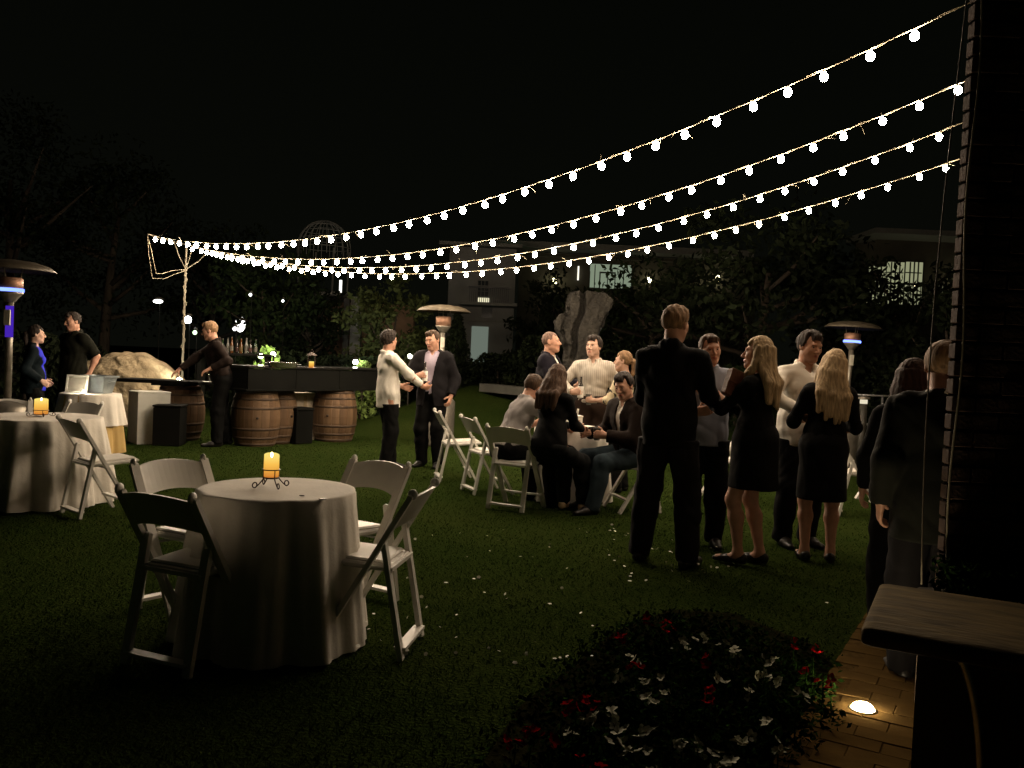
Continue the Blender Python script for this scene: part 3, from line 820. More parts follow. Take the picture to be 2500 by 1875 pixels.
for k in range(20):
    xx = 1146 + k * (1240 - 1146) / 19
    rect(ba, org, 'baluster', xx, xx + 1.6, 703, 741, 29.0, .02, railm)
rect(ba, org, 'handrail', 1144, 1244, 700, 703.5, 29.0, .05, railm)
rect(ba, org, 'roof', 1080, 1275, 604, 612, 31.0, 2.7, trimm)
w = rect(ba, org, 'balcony_door', 1166, 1192, 684, 738, 30.18, .06, darkglass)
for k in range(4): rect(ba, org, 'muntin', 1165 + k * 8.6, 1166.6 + k * 8.6, 684, 738, 30.14, .04, trimm, w)
for k in range(5): rect(ba, org, 'muntin', 1166, 1192, 684 + k * 13, 685.5 + k * 13, 30.13, .04, trimm, w)
rect(ba, org, 'lit_panel', 1166, 1194, 727, 740, 30.09, .05, emit('balcony glow', (1, .93, .62), .9))
rect(ba, org, 'doorway', 1150, 1191, 797, 884, 30.17, .05, litroom)
rect(ba, org, 'window', 1176, 1202, 750, 776, 30.17, .05, darkglass)
rect(ba, org, 'string_course', 1098, 1256, 781, 786, 30.15, .12, trimm)
org = D(1480, 900, 34) * [1, 1, 0]
bb = empty('long_building', org, 0, 'long low building with lit windows behind the standing stone', 'building')
tanw = mat('tan render', (.055, .05, .035), rough=.9, var=.15, scale=1.5, bump=.2, bscale=10)
rect(bb, org, 'wall', 1262, 1830, 632, 900, 35, 1.6, tanw)
rect(bb, org, 'roof', 1200, 1812, 612, 626, 34.3, 3.4, trimm)
rect(bb, org, 'soffit_beam', 1225, 1800, 627, 634, 33.9, .3, tanw)
for (x0, x1, y0, y1) in ((1441, 1463, 646, 702), (1466, 1500, 668, 704), (1503, 1541, 652, 704), (1441, 1541, 646, 664)):
    o = rect(bb, org, 'window', x0 - 1.5, x1 + 1.5, y0 - 1.5, y1 + 1.5, 34.16, .05, railm); rect(bb, org, 'pane', x0, x1, y0, y1, 34.1, .05, litglass, o); rect(bb, org, 'muntin', (x0 + x1) / 2 - 1, (x0 + x1) / 2 + 1, y0, y1, 34.04, .05, railm, o)
rect(bb, org, 'lit_strip', 1410, 1413.5, 650, 684, 34.1, .1, emit('strip lamp', (1, .95, .8), 1.3))
lampm = emit('wall lamp', (1.0, .93, .58), 14)
for (x, y, r) in ((1354, 686, .115), (1585, 684, .10), (1710, 703, .07), (1752, 681, .12)):
    p = D(x, y, 33.9) - org; MB().ball((0, 0, 0), (r * .8, r * .8, r * 1.2), 10, 6).build('wall_lamp', lampm, bb, True, loc=p)
p = D(1248, 618, 32.4) - org; MB().box((0, 0, 0), (.16, .06, .14), None, .02).build('exit_lamp', emit('green lamp', (.02, 1, .55), 3.0), bb, loc=p)
org = D(2230, 900, 31) * [1, 1, 0]
bc = empty('balcony_building', org, 0, 'building with a lit balcony behind trees, next to the brick corner', 'building')
rect(bc, org, 'wall', 2105, 2420, 590, 930, 32.2, 2.0, tanw)
rect(bc, org, 'roof', 2100, 2440, 576, 588, 31.0, 2.6, trimm)
rect(bc, org, 'balcony_slab', 2040, 2290, 745, 751, 30.6, 1.3, trimm)
for (x0, x1, y0, y1) in ((2118, 2160, 650, 740), (2164, 2205, 640, 742), (2210, 2250, 640, 744), (2292, 2300, 690, 750)):
    o = rect(bc, org, 'window', x0 - 2, x1 + 2, y0 - 2, y1 + 2, 31.16, .05, railm); rect(bc, org, 'pane', x0, x1, y0, y1, 31.1, .05, emit('lit window warm', (.92, .95, .55), .30), o)
    for t in (.25, .5, .75):
        rect(bc, org, 'muntin', x0 + (x1 - x0) * t - 1.2, x0 + (x1 - x0) * t + 1.2, y0, y1, 31.04, .05, railm, o)
        rect(bc, org, 'muntin', x0, x1, y0 + (y1 - y0) * t - 1.2, y0 + (y1 - y0) * t + 1.2, 31.03, .05, railm, o)
for k in range(22): rect(bc, org, 'baluster', 2110 + k * 8, 2111.8 + k * 8, 695, 746, 30.1, .02, railm)
rect(bc, org, 'handrail', 2106, 2285, 691, 695, 30.1, .05, railm)
for x, y in ((2102, 698), (2240, 698), (2337, 690)):
    p = D(x, y, 30.9) - org; MB().ball((0, 0, 0), (.1, .1, .05), 8, 5).build('wall_lamp', lampm, bc, True, loc=p)

# ---- tan entrance wall with an uplit column, and the wire dome above it
org = D(880, 900, 25) * [1, 1, 0]
ga = empty('entrance_pavilion', org, 0, 'tan pavilion wall with flat roof and pale uplit column', 'building')
rect(ga, org, 'wall', 790, 1010, 742, 900, 26.4, .4, mat('tan brick', (.22, .13, .085), rough=.9, var=.25, scale=3, bump=.3, bscale=20))
rect(ga, org, 'roof', 795, 852, 720, 728, 25.3, 2.4, mat('dull metal', (.18, .18, .17), rough=.6))
rect(ga, org, 'post', 838, 852, 728, 890, 24.6, .16, mat('dark post', (.03, .028, .025), rough=.6))
rect(ga, org, 'column', 857, 882, 725, 885, 24.4, .3, whitew)
rect(ga, org, 'lamp_strip', 829, 834, 684, 716, 24.8, .08, emit('lamp strip', (1, .97, .9), 2.2))
c = D(790, 640, 27); c[2] = 0
wd_ = empty('wire_dome', (c[0], c[1], 0), 0, 'faint domed wire trellis rising behind the string lights', 'trellis')
wm = mat('galvanised wire', (.16, .16, .15), rough=.6)
zc = D(785, 610, 27)[2]; R_ = .82
for k in range(10):
    a = math.pi * k / 10
    MB().tube([(R_ * math.cos(a) * math.sin(t), R_ * math.sin(a) * math.sin(t), zc + R_ * 1.1 * math.cos(t)) for t in np.linspace(-1.75, 1.75, 21)], .011, 5).build('rib', wm, wd_, True)
for t in (.3, .6, .9, 1.2, 1.5):
    MB().tube([(R_ * math.sin(t) * math.cos(a), R_ * math.sin(t) * math.sin(a), zc + R_ * 1.1 * math.cos(t)) for a in np.linspace(0, 6.283, 25)], .009, 5).build('ring', wm, wd_, True)
for a in (.5, 2.1, 3.7, 5.3):
    MB().tube([(R_ * .9 * math.cos(a), R_ * .9 * math.sin(a), 0), (R_ * .98 * math.cos(a), R_ * .98 * math.sin(a), zc)], .03, 6).build('post', wm, wd_, True)

# ---- boulder and standing stone
def rock(name, label, prims, h, m, seed, amp, fr):
    V, Q = polygonise(prims, h, None, (seed, amp, fr, 1.0))
    c = V.mean(0); c[2] = 0
    o = link(name, mesh_quads(name, V - c, Q), m, None, c); tag(o, label, 'rock'); return o
stone = mat('sandstone', (.27, .22, .14), rough=.95, var=.4, scale=4, bump=1.0, bscale=7, bdist=.08, spec=.05, detail=6)
b0 = D(318, 900, 15)
rock('boulder', 'big pale rounded boulder behind the bar', [ell((b0[0], b0[1], .45), (.98, .75, .76), None, .1), ell((b0[0] - .45, b0[1] + .1, .35), (.7, .65, .62), roty(.3), .15), ell((b0[0] + .5, b0[1], .35), (.55, .6, .62), roty(-.4), .15)], .03, stone, 5, .035, 5)
stone2 = mat('grey stone', (.021, .019, .015), rough=.95, var=.45, scale=4, bump=1.0, bscale=14, bdist=.06)
q = lambda x, y: D(x, y, 14.5); k_ = 14.5 / FPX
OUT = [(1392, 718), (1412, 713), (1424, 722), (1430, 714), (1452, 716), (1478, 722), (1489, 735), (1484, 755), (1470, 768), (1466, 785), (1458, 802), (1450, 820), (1450, 860), (1458, 900), (1466, 1000), (1374, 1000), (1378, 900), (1380, 850), (1374, 818), (1360, 800), (1357, 786), (1366, 774), (1386, 764), (1384, 742)]
OW = np.array([[D(a, b, 14.5)[0], D(a, b, 14.5)[2]] for a, b in OUT])
def stone_field(h=.024):
    lo = np.array([OW[:, 0].min() - .1, 14.5 - .5, -.05]); hi = np.array([OW[:, 0].max() + .1, 14.5 + .5, OW[:, 1].max() + .1])
    n = np.ceil((hi - lo) / h).astype(int) + 1; ax = [lo[i] + h * np.arange(n[i]) for i in range(3)]
    X, Z = np.meshgrid(ax[0], ax[2], indexing='ij'); P = np.stack([X.ravel(), Z.ravel()], 1)
    d = np.full(len(P), 9.0); j = len(OW) - 1
    for i in range(len(OW)):
        a, b = OW[j], OW[i]; e = b - a; w = P - a; t = np.clip((w @ e) / (e @ e), 0, 1); d = np.minimum(d, np.linalg.norm(w - t[:, None] * e, axis=1)); j = i
    ins = inside2(P, OW); d = np.where(ins, -d, d).reshape(X.shape)
    Y = ax[1][None, :, None] - 14.5; D2 = d[:, None, :]
    X3 = ax[0][:, None, None]; Z3 = ax[2][None, None, :]
    g = np.random.default_rng(4); C = g.uniform(lo, hi, (70, 3)); off = g.uniform(-.07, .06, 70)
    best = np.full((n[0], n[1], n[2]), 9.0, np.float32); val = np.zeros_like(best)
    for c, o in zip(C, off):                      # faceted blocks of rock
        q = (X3 - c[0]) ** 2 * 1.6 + (Y + 14.5 - c[1]) ** 2 + (Z3 - c[2]) ** 2 * .5; m = q < best; best = np.where(m, q, best); val = np.where(m, o, val)
    thick = .26 + .05 * np.sin(3 * Z3 + 2 * X3)
    f = np.maximum(D2 + .05, np.abs(Y) - thick) + .55 * np.clip((D2 + .10), 0, .2) * 0 + val * .75
    f = f - .05 + .012 * np.sin(23 * X3 + 9 * Z3) * np.sin(17 * Z3 - 8 * Y)
    xc = D(1424, 715, 14.5)[0] + (D(1395, 860, 14.5)[0] - D(1424, 715, 14.5)[0]) * (D(1424, 715, 14.5)[2] - Z3) / (D(1424, 715, 14.5)[2] - D(1395, 860, 14.5)[2])
    f = np.maximum(f, np.minimum(.06 - np.abs(X3 - xc - .03 * np.sin(9 * Z3)) * 1.2, -.10 - Y))
    return surface_nets(f.astype(np.float32), lo, h)
def inside2(P, poly):
    x, y = P[:, 0], P[:, 1]; r = np.zeros(len(P), bool); j = len(poly) - 1
    for i in range(len(poly)):
        xi, yi = poly[i]; xj, yj = poly[j]; r ^= ((yi > y) != (yj > y)) & (x < (xj - xi) * (y - yi) / (yj - yi + 1e-12) + xi); j = i
    return r
V, Q = stone_field(); c = V.mean(0); c[2] = 0
tag(link('standing_stone', mesh_quads('standing_stone', V - c, Q), stone2, None, c), 'tall weathered standing stone behind the bald man', 'rock')
# ================================================================== STRING LIGHTS
cabm = mat('cream cable', (.26, .23, .16), rough=.8)
sockm = mat('socket', (.03, .028, .022), rough=.5)
sockl = mat('cream socket', (.5, .45, .33), rough=.6)
bulb_ms = []
for bi, (bs, bc) in enumerate(((350., (1.0, .78, .56)), (290., (1.0, .75, .51)), (420., (1.0, .81, .61)))):
  bulb_me = MB().lathe([(.007, .028), (.016, .023), (.0235, .013), (.0275, .002), (.0285, -.009), (.0265, -.020), (.0205, -.030), (.012, -.036), (.003, -.039)], 12).mesh('bulb', True); bulb_me.materials.append(emit('bulb glow %d' % bi, bc, bs)); bulb_ms.append(bulb_me)
sock_me = MB().lathe([(.009, .025), (.0105, .028), (.0105, .040), (.007, .043)], 8).mesh('socket', True); sock_me.materials.append(sockl)
ends = [((2398, -8, 3.85), (360, 573, 3.16), .66, 'nearest string of round bulbs, the topmost in the picture'), ((2388, 185, 3.85), (425, 590, 3.16), .77, 'second string of round bulbs from the top'),
        ((2383, 287, 3.85), (470, 600, 3.16), .81, 'third string of round bulbs from the top'), ((2376, 377, 3.85), (510, 612, 3.16), .80, 'lowest and farthest string of round bulbs')]
ANCH = []; BEND = []
for si, (ea, eb_, sag, lab) in enumerate(ends):
    a = G(*ea); b = G(*eb_); ANCH.append(a); BEND.append(b); g = np.random.default_rng(40 + si)
    def cur(t): p = a + (b - a) * t; p = p.copy(); p[2] -= 4 * sag * t * (1 - t); return p
    cab = MB(); ts = np.linspace(0, 1, 70)
    pts = [cur(t) - a for t in ts]
    cab.tube(pts, .0045, 5)
    pt2 = [cur(t) - a + np.array([.011 * math.sin(t * 260), .011 * math.cos(t * 260), .004 * math.sin(t * 90)]) for t in np.linspace(0, 1, 240)]
    root = link('string_light', cab.mesh('string_light', True), cabm, None, a); tag(root, lab, 'string lights', 'strings of bulbs over the lawn')
    MB().tube(pt2, .003, 4).build('twisted_lead', cabm, root, True)
    L = np.linalg.norm(a - b); sp = .29; n = int((L - .25) / sp)
    first = {0: .42, 1: .16, 2: .30, 3: .26}[si]
    for k in range(n):
        t = (first + k * sp + g.normal(0, .015)) / L
        if t > .985: break
        p = cur(t) - a; o = bpy.data.objects.new('bulb', bulb_ms[int(g.choice([0, 0, 1, 2]))]); COL.objects.link(o); o.parent = root
        o.location = (p[0], p[1], p[2] - .045); o.rotation_euler = (g.normal(0, .22), g.normal(0, .22), 0)
        q = bpy.data.objects.new('socket', sock_me); COL.objects.link(q); q.parent = o
    # short loose zip-tie ends along the cable
    zt = MB()
    for k in range(26):
        p = cur(g.uniform(.02, .98)) - a; v = g.normal(0, .05, 3); v[2] = abs(v[2]) * g.choice([-1, 1]); zt.tube([p, p + v * .6, p + v + [0, 0, -.015]], .0016, 3)
    o = zt.build('cable_tie_ends', cabm, root); o['kind'] = 'stuff'

# pole with cross arm that carries the far ends
pb = D(446, 880, 15.2); pole = empty('light_pole', (pb[0], pb[1], 0), 0, 'slim pole carrying the far ends of the strings, wrapped with cable', 'pole')
pm = mat('painted pole', (.15, .135, .10), rough=.6, var=.2, scale=6)
MB().tube([(0, 0, 0), (0, 0, 3.22)], [.021, .018], 10).build('post', pm, pole, True)
o_ = np.array([pb[0], pb[1], 0])
MB().tube([BEND[0] - o_ + [0, 0, .01], BEND[1] - o_, BEND[3] - o_ + [0, 0, .01]], .013, 6).build('cross_arm', pm, pole, True)
for b in (BEND[1], BEND[2], BEND[3]):
    MB().tube([(0, 0, 2.72), (b - o_) * [.55, .55, 0] + [0, 0, 2.92], b - o_], .008, 6).build('brace', pm, pole, True)
MB().tube([(.026 * math.cos(t * 9) + .01 * math.sin(t * 3.7), .026 * math.sin(t * 9), 2.75 - t * .3 + .02 * math.sin(t * 23)) for t in np.linspace(0, 6, 90)], .006, 5).build('wrapped_cable', cabm, pole, True)
l0 = BEND[0] - o_
MB().tube([l0, l0 + [.08, 0, -.28], l0 + [.16, 0, -.62], l0 * [.6, .6, 0] + [0, 0, 2.58], l0 * [.35, .35, 0] + [0, 0, 2.66], (0, 0, 2.72)], .006, 5).build('slack_cable', cabm, pole, True)
MB().tube([l0, l0 + [.03, 0, -.3], l0 + [.10, .0, -.70], l0 * [.55, .55, 0] + [0, 0, 2.50], l0 * [.3, .3, 0] + [0, 0, 2.60], (0, 0, 2.70)], .005, 5).build('slack_cable', cabm, pole, True)

# brackets, lead and conduit at the brick corner
for i, a in enumerate(ANCH):
    MB().tube([a - a, np.array([.16, .03, .0]), np.array([.17, .05, -.05])], .012, 6).build('wall_hook', mat('galvanised wire', (.3,) * 3), None, True, loc=a)
    o = bpy.data.objects[-1] if False else [q for q in bpy.data.objects if q.name.startswith('wall_hook')][-1]
for i, o in enumerate(sorted([q for q in bpy.data.objects if q.name.startswith('wall_hook')], key=lambda q: q.name)):
    tag(o, ['small metal hook holding the topmost bulb string', 'small metal hook holding the second bulb string', 'small metal hook holding the third bulb string', 'small metal hook holding the lowest bulb string'][i], 'hook', 'hooks on the brick building')
def corner(z, dx, dy=-.05): return np.array([WC[0] + dx, WC[1] + dy, z])
c0 = corner(0, 0)
tag(MB().tube([(0, 0, 3.62), (0, 0, 5.0)], .022, 8).build('conduit', mat('white pvc', (.6, .58, .52), rough=.5), None, True, loc=corner(0, .02)), 'short white conduit at the top of the brick corner', 'pipe')
tag(MB().tube([(.0 + .012 * math.sin(z * 5.1), 0, z) for z in np.linspace(4.6, .5, 40)], .0055, 5).build('power_lead', cabm, None, True, loc=corner(0, .015, -.03)), 'cream power lead running down the brick corner', 'cable')
tag(MB().tube([(-.075 - .05 * math.sin(z * 1.15), 0, z) for z in np.linspace(3.9, .55, 30)], .0035, 5).build('power_lead', mat('brown cable', (.12, .10, .07)), None, True, loc=corner(0, .015, -.03)), 'thin dark lead hanging loose left of the brick corner', 'cable')
p = D(2287, 1350, 6.4); bx_ = empty('outlet_box', (p[0], p[1], 0), .2, 'small pale board standing on the lawn past the brick corner', 'board')
MB().box((0, 0, .17), (.16, .03, .34), None, .006).build('panel', mat('pale board', (.55, .48, .38), rough=.8), bx_)
MB().tube([(.09, -.02, .42), (.05, -.03, .33), (-.03, -.03, .24), (-.08, -.03, .13), (-.10, -.03, 0)], .007, 6).build('cord', sockm, bx_, True)

# ================================================================== FOLDING CHAIRS
chm = mat('white resin', (.70, .68, .62), rough=.45, var=.08, scale=6, spec=.4)
padm = mat('white vinyl pad', (.74, .71, .64), rough=.4, var=.06)
rodm = mat('steel rod', (.3, .3, .3), rough=.35, metal=.9)
def make_chair():
    root = empty('folding_chair', (0, 0, 0))
    for q in (1, -1):
        m = MB(); x = q * .208; A = Vector((x, -.245, .785)); B = Vector((x, .215, .0))
        m.bar(A, B, .024, .046, up=(1, 0, 0), bev=.006); m.build('front_leg', chm, root)
        cpm = MB(); cpm.ball((x, -.247, .788), (.0125, .025, .025), 10, 6); cpm.build('end_cap', chm, root, True)
        m = MB(); m.bar((q * .178, -.105, .575), (q * .178, -.215, 0), .024, .042, up=(1, 0, 0), bev=.006); m.build('rear_leg', chm, root)
    # curved back slat
    V = []; F = []; nu = 13
    for i in range(nu):
        u = -1 + 2 * i / (nu - 1); bow = (1 - u * u)
        for (zz, yy) in ((.615, 0), (.615, .016), (.765, .016), (.765, 0)):
            z = zz + .026 * bow; y = -.245 + (.785 - z) * .586 - .035 * bow + yy - .008
            V.append((u * .197, y, z))
    for i in range(nu - 1):
        for k in range(4): F.append((i * 4 + k, i * 4 + (k + 1) % 4, (i + 1) * 4 + (k + 1) % 4, (i + 1) * 4 + k))
    F += [(3, 2, 1, 0), tuple((nu - 1) * 4 + k for k in range(4))]
    link('backrest', mesh_from('backrest', V, F, False), chm, root)
    st = MB().box((0, .055, .435), (.345, .40, .032), Matrix.Rotation(RAD(3), 3, 'X'), .01).build('seat', chm, root)
    MB().box((0, .06, .456), (.305, .35, .02), Matrix.Rotation(RAD(3), 3, 'X'), .009).build('seat_pad', padm, st)
    MB().bar((-.178, -.131, .425), (.178, -.131, .425), .05, .018, bev=.004).build('seat_rail', chm, root)
    MB().bar((-.178, -.205, .055), (.178, -.205, .055), .055, .016, bev=.004).build('stretcher', chm, root)
    MB().bar((-.208, .135, .13), (.208, .135, .13), .045, .016, bev=.004).build('stretcher', chm, root)
    MB().tube([(-.205, -.02, .40), (.205, -.02, .40)], .007, 6).build('pivot_rod', rodm, root, True)
    return root
chair_proto = make_chair(); _cused = [False]
def chair(label, x, y, face, lx=0, group='white folding chairs on the lawn'):
    o = chair_proto if not _cused[0] else copy_tree(chair_proto); _cused[0] = True
    o.location = (float(x), float(y), 0); o.rotation_euler = (lx, 0, yaw(face)); tag(o, label, 'chair', group)
    return o
chair('white folding chair with its back to the camera, left of the front table', -1.42, 3.95, 157)
chair('white folding chair side-on at the right of the front table', -.645, 4.22, -99)
chair('white folding chair behind the front table on the left', -1.68, 4.63, 52)
chair('white folding chair behind the front table on the right', -.885, 4.90, -32)
c5 = G(182, 1262); chair('white folding chair turned away from the left table, seat to the right', c5[0] + .10, c5[1] + .18, 138)
chair('white folding chair on the far side of the left table, facing the camera', -4.42, 8.62, -18)
c6 = G(-35, 1230); chair('white folding chair cut by the left edge beside the left table', c6[0] - .05, c6[1] - .05, 110)
chair('white folding chair behind the left table below the woman in blue', -5.0, 8.6, 30)
chair('empty white chair farthest left at the middle table, beside the two men', -.60, 9.95, 103)
chair('empty white chair in the middle of the three left of the seated couple', -.22, 9.17, 114)
chair('white folding chair under the man in the grey shirt, back to the camera', .08, 8.28, 153)
chair('white folding chair under the seated smiling man', 1.22, 8.43, -75)
chair('white folding chair behind the man in the blue-grey shirt', 2.35, 9.3, -80)
chair('white folding chair beyond the blonde woman nearest the wall', 3.55, 8.7, 75)
chair('white folding chair half hidden behind the long-haired woman', 4.2, 9.65, -85)

# ================================================================== CLOTH-COVERED TABLES
clothm = mat('table linen', (.66, .62, .54), rough=.85, var=.10, scale=5, bump=.2, bscale=40, sheen=.1)
goldm = mat('gold linen', (.50, .34, .12), rough=.75, var=.15, scale=5, sheen=.1)
woodm = mat('plywood', (.28, .18, .1), rough=.7, var=.2)
def table(label, cx_, cy_, R, h, group='round tables under cloths'):
    t = empty('round_table', (cx_, cy_, 0), 0, label, 'table', group)
    MB().lathe([(R - .012, h - .03), (R - .006, h - .025), (R - .006, h - .008), (R - .012, h - .004)], 36).build('tabletop', woodm, t, True)
    MB().tube([(0, 0, .02), (0, 0, h - .03)], .03, 10).build('post', rodm, t, True)
    MB().box((0, 0, .025), (.5, .06, .03)).build('foot', rodm, t); MB().box((0, 0, .0255), (.06, .5, .031)).build('foot', rodm, t)
def cloth(label, cx_, cy_, R, h, seed, flare=.10, folds_=9, m=None, hem=.012, amp=.05, lift=0.0, name='tablecloth'):
    g = np.random.default_rng(seed); nt_ = 150; nr_ = 22; V = [(0, 0, h + lift)]; F = []
    ph = g.uniform(0, 6.28, 5); rads = []
    for r in (.25, .5, .75, .93): rads.append(('t', r))
    for i in range(nr_ + 1): rads.append(('d', i / nr_))
    for kind, t in rads:
        for k in range(nt_):
            a = 2 * math.pi * k / nt_
            if kind == 't': V.append((R * t * math.cos(a), R * t * math.sin(a), h + lift + .0015 * math.sin(3 * a + ph[0]) * t)); continue
            wv = .55 * math.sin(folds_ * a + ph[1] + .5 * math.sin(2 * a + ph[2])) + .3 * math.sin((folds_ + 4) * a + ph[3]) + .25 * math.sin(3 * a + ph[4])
            wv = math.copysign(abs(wv) ** 1.25, wv) + .12 * math.sin((folds_ * 3 + 1) * a + ph[2] * 2)
            e = 1 - math.exp(-t * 14)
            r = R + .012 * e + flare * t ** 1.15 + amp * (t ** .55) * wv * (1 if t > .03 else 0)
            z = h + lift - .004 - (h - hem) * t + (.012 * wv * t)
            if t < .06: z = h + lift - .012 * (t / .06) ** 2
            V.append((r * math.cos(a), r * math.sin(a), max(z, hem)))
    for k in range(nt_): F.append((0, 1 + k, 1 + (k + 1) % nt_))
    for i in range(len(rads) - 1):
        for k in range(nt_): F.append((1 + i * nt_ + k, 1 + (i + 1) * nt_ + k, 1 + (i + 1) * nt_ + (k + 1) % nt_, 1 + i * nt_ + (k + 1) % nt_))
    o = link(name, mesh_from(name, V, F, True), m or clothm, None, (cx_, cy_, 0)); tag(o, label, 'tablecloth'); return o
T1 = np.array([-1.125, 4.25]); T2_ = G(100, 1018, .74)[:2]; T3 = np.array([.63, 8.98]); T4 = D(222, 960, 11.0)[:2]
table('small round table under the front white cloth', T1[0], T1[1], .36, .74)
cloth('white floor-length cloth on the front table with the tall candle', T1[0], T1[1], .372, .745, 4, .075, 9, amp=.055)
table('round table under the white cloth at the left edge', T2_[0], T2_[1], .47, .74)
cloth('white floor-length cloth on the table at the left edge', T2_[0], T2_[1], .48, .745, 8, .09, 12, amp=.075)
table('round table under the white cloth between the seated guests', T3[0], T3[1], .36, .74)
cloth('white floor-length cloth on the table between the seated guests', T3[0], T3[1], .37, .745, 13, .08, 10)
table('small round table under the white and gold cloths before the boulder', T4[0], T4[1], .34, .74)
cloth('gold under-cloth reaching the grass on the small far table', T4[0], T4[1], .345, .742, 17, .06, 9, goldm)
cloth('white short over-cloth on the small far table with the sign', T4[0], T4[1], .352, .75, 19, .06, 9, None, .36, .03)

# ---- candles
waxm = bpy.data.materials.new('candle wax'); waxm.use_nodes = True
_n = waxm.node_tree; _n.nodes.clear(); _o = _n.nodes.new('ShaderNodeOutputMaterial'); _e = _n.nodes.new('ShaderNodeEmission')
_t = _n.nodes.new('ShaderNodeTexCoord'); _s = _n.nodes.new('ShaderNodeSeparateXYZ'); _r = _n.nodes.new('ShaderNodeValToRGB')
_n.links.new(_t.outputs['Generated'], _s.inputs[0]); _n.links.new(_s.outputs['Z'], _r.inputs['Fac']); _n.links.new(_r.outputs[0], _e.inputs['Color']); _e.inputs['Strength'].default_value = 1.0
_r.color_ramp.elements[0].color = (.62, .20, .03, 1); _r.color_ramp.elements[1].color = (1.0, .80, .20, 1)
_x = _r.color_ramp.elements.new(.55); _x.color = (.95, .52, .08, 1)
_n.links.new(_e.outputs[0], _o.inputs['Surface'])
ironm = mat('wrought iron', (.03, .015, .01), rough=.5, var=.3)
flamem = emit('candle flame', (1, .82, .38), 14)
def candle(label, hl, loc, r, h, scroll=True, stand=.05):
    c = empty('candle', (loc[0], loc[1], loc[2] + stand), 0, label, 'candle')
    g = np.random.default_rng(int(h * 1000)); prof = MB(); n = 28; V = []; F = []
    rows = [(r * .97, 0), (r, .01), (r, h * .5), (r * .99, h * .82), (r * .985, h), (r * .86, h), (r * .80, h - .018), (.004, h - .02)]
    for i, (rr, z) in enumerate(rows):
        for k in range(n):
            a = 6.2832 * k / n; dip = (-.016 * (1 + math.cos(a + 1.2)) * .5) if i in (4, 5) else 0
            V.append((rr * math.cos(a), rr * math.sin(a), z + dip))
    for i in range(len(rows) - 1):
        for k in range(n): F.append((i * n + k, i * n + (k + 1) % n, (i + 1) * n + (k + 1) % n, (i + 1) * n + k))
    F += [tuple(reversed(range(n))), tuple((len(rows) - 1) * n + k for k in range(n))]
    link('wax', mesh_from('wax', V, F, True), waxm, c)
    MB().ball((0, 0, h - .008), (.006, .006, .014), 8, 6).build('flame', flamem, c, True)
    st = empty('candle_stand', (loc[0], loc[1], loc[2]), .4, hl, 'candle holder')
    for zz, rr in ((stand - .004, r * 1.05), (stand + .035, r * 1.12)):
        MB().tube([(rr * math.cos(a), rr * math.sin(a), zz) for a in np.linspace(0, 6.2832, 25)], .003, 6, False).build('ring', ironm, st, True)
    MB().lathe([(r * 1.03, stand - .008), (r * 1.03, stand - .003)], 20).build('dish', ironm, st)
    for k in range(4):
        a = k * math.pi / 2 + .3; pts = []
        for t in np.linspace(0, 1, 9): pts.append((r * 1.0 + .045 * t, stand - stand * .92 * t ** .7))
        cx0, cz0 = pts[-1][0], .004 + .014
        for t in np.linspace(-1.57, 3.6, 12): pts.append((cx0 + .013 * math.cos(t) * (1 - .08 * t), cz0 + .013 * math.sin(t)))
        MB().tube([(p[0] * math.cos(a), p[0] * math.sin(a), max(p[1], .003)) for p in pts], .0032, 6).build('scroll_leg', ironm, st, True)
        MB().tube([(r * 1.1 * math.cos(a), r * 1.1 * math.sin(a), stand - .004), (r * 1.12 * math.cos(a), r * 1.12 * math.sin(a), stand + .035)], .0026, 5).build('upright', ironm, st, True)
    return c
p = G(661, 1190, .748); candle('glowing yellow pillar candle on the front table', 'wrought iron scroll stand under the front table candle', (p[0], p[1], .747), .037, .115, stand=.055)
candle('glowing amber pillar candle on the table at the left edge', 'dark low stand under the amber candle on the left table', (T2_[0], T2_[1], .747), .055, .135, stand=.02)
p = G(737, 1210, .75); tag(MB().ball((0, 0, .003), (.014, .007, .003), 8, 4).build('dark_leaf', mat('dry leaf', (.03, .015, .012), rough=.7), None, True, loc=(p[0], p[1], .747)), 'small dark leaf lying on the front tablecloth', 'leaf')
p = G(788, 1218, .75); tag(MB().lathe([(.018, 0), (.020, .004), (.016, .005), (.004, .003)], 14).build('small_disc', mat('grey cap', (.25, .24, .2), rough=.5), None, True, loc=(p[0], p[1], .747)), 'flat grey disc lying on the front tablecloth', 'disc')

# ---- sign, tub and tea light on the small far table
fr = D(185, 968, 10.90); sg = empty('framed_sign', (fr[0], fr[1], .752), RAD(-10), 'white framed sign glowing on the small far table', 'sign')
lean_ = Matrix.Rotation(RAD(-8), 3, 'X'); frm = mat('white frame', (.80, .78, .7), rough=.5, var=.04)
W_, H_ = .30, .225
for c, sz in (((0, 0, .012), (W_, .018, .024)), ((0, .03, H_ - .012), (W_, .018, .024))): MB().box(c, sz, lean_, .003).build('frame_rail', frm, sg)
for q in (1, -1): MB().box((q * (W_ / 2 - .012), .016, H_ / 2), (.024, .018, H_ - .046), lean_, .003).build('frame_rail', frm, sg)
MB().box((0, .020, H_ / 2), (W_ - .048, .006, H_ - .05), lean_).build('sheet', mat('paper', (.48, .44, .37), rough=.8, var=.05), sg)
tl = D(203, 970, 10.72); tea = empty('tea_light', (tl[0], tl[1], .751), 0, 'small burning tea light before the framed sign', 'candle')
MB().lathe([(.022, 0), (.024, .018), (.020, .018), (.018, .012)], 14).build('cup', mat('clear cup', (.6, .55, .45), rough=.2), tea, True); MB().ball((0, 0, .03), (.008, .008, .016), 8, 6).build('flame', emit('tea flame', (1, .88, .66), 1000), tea, True)
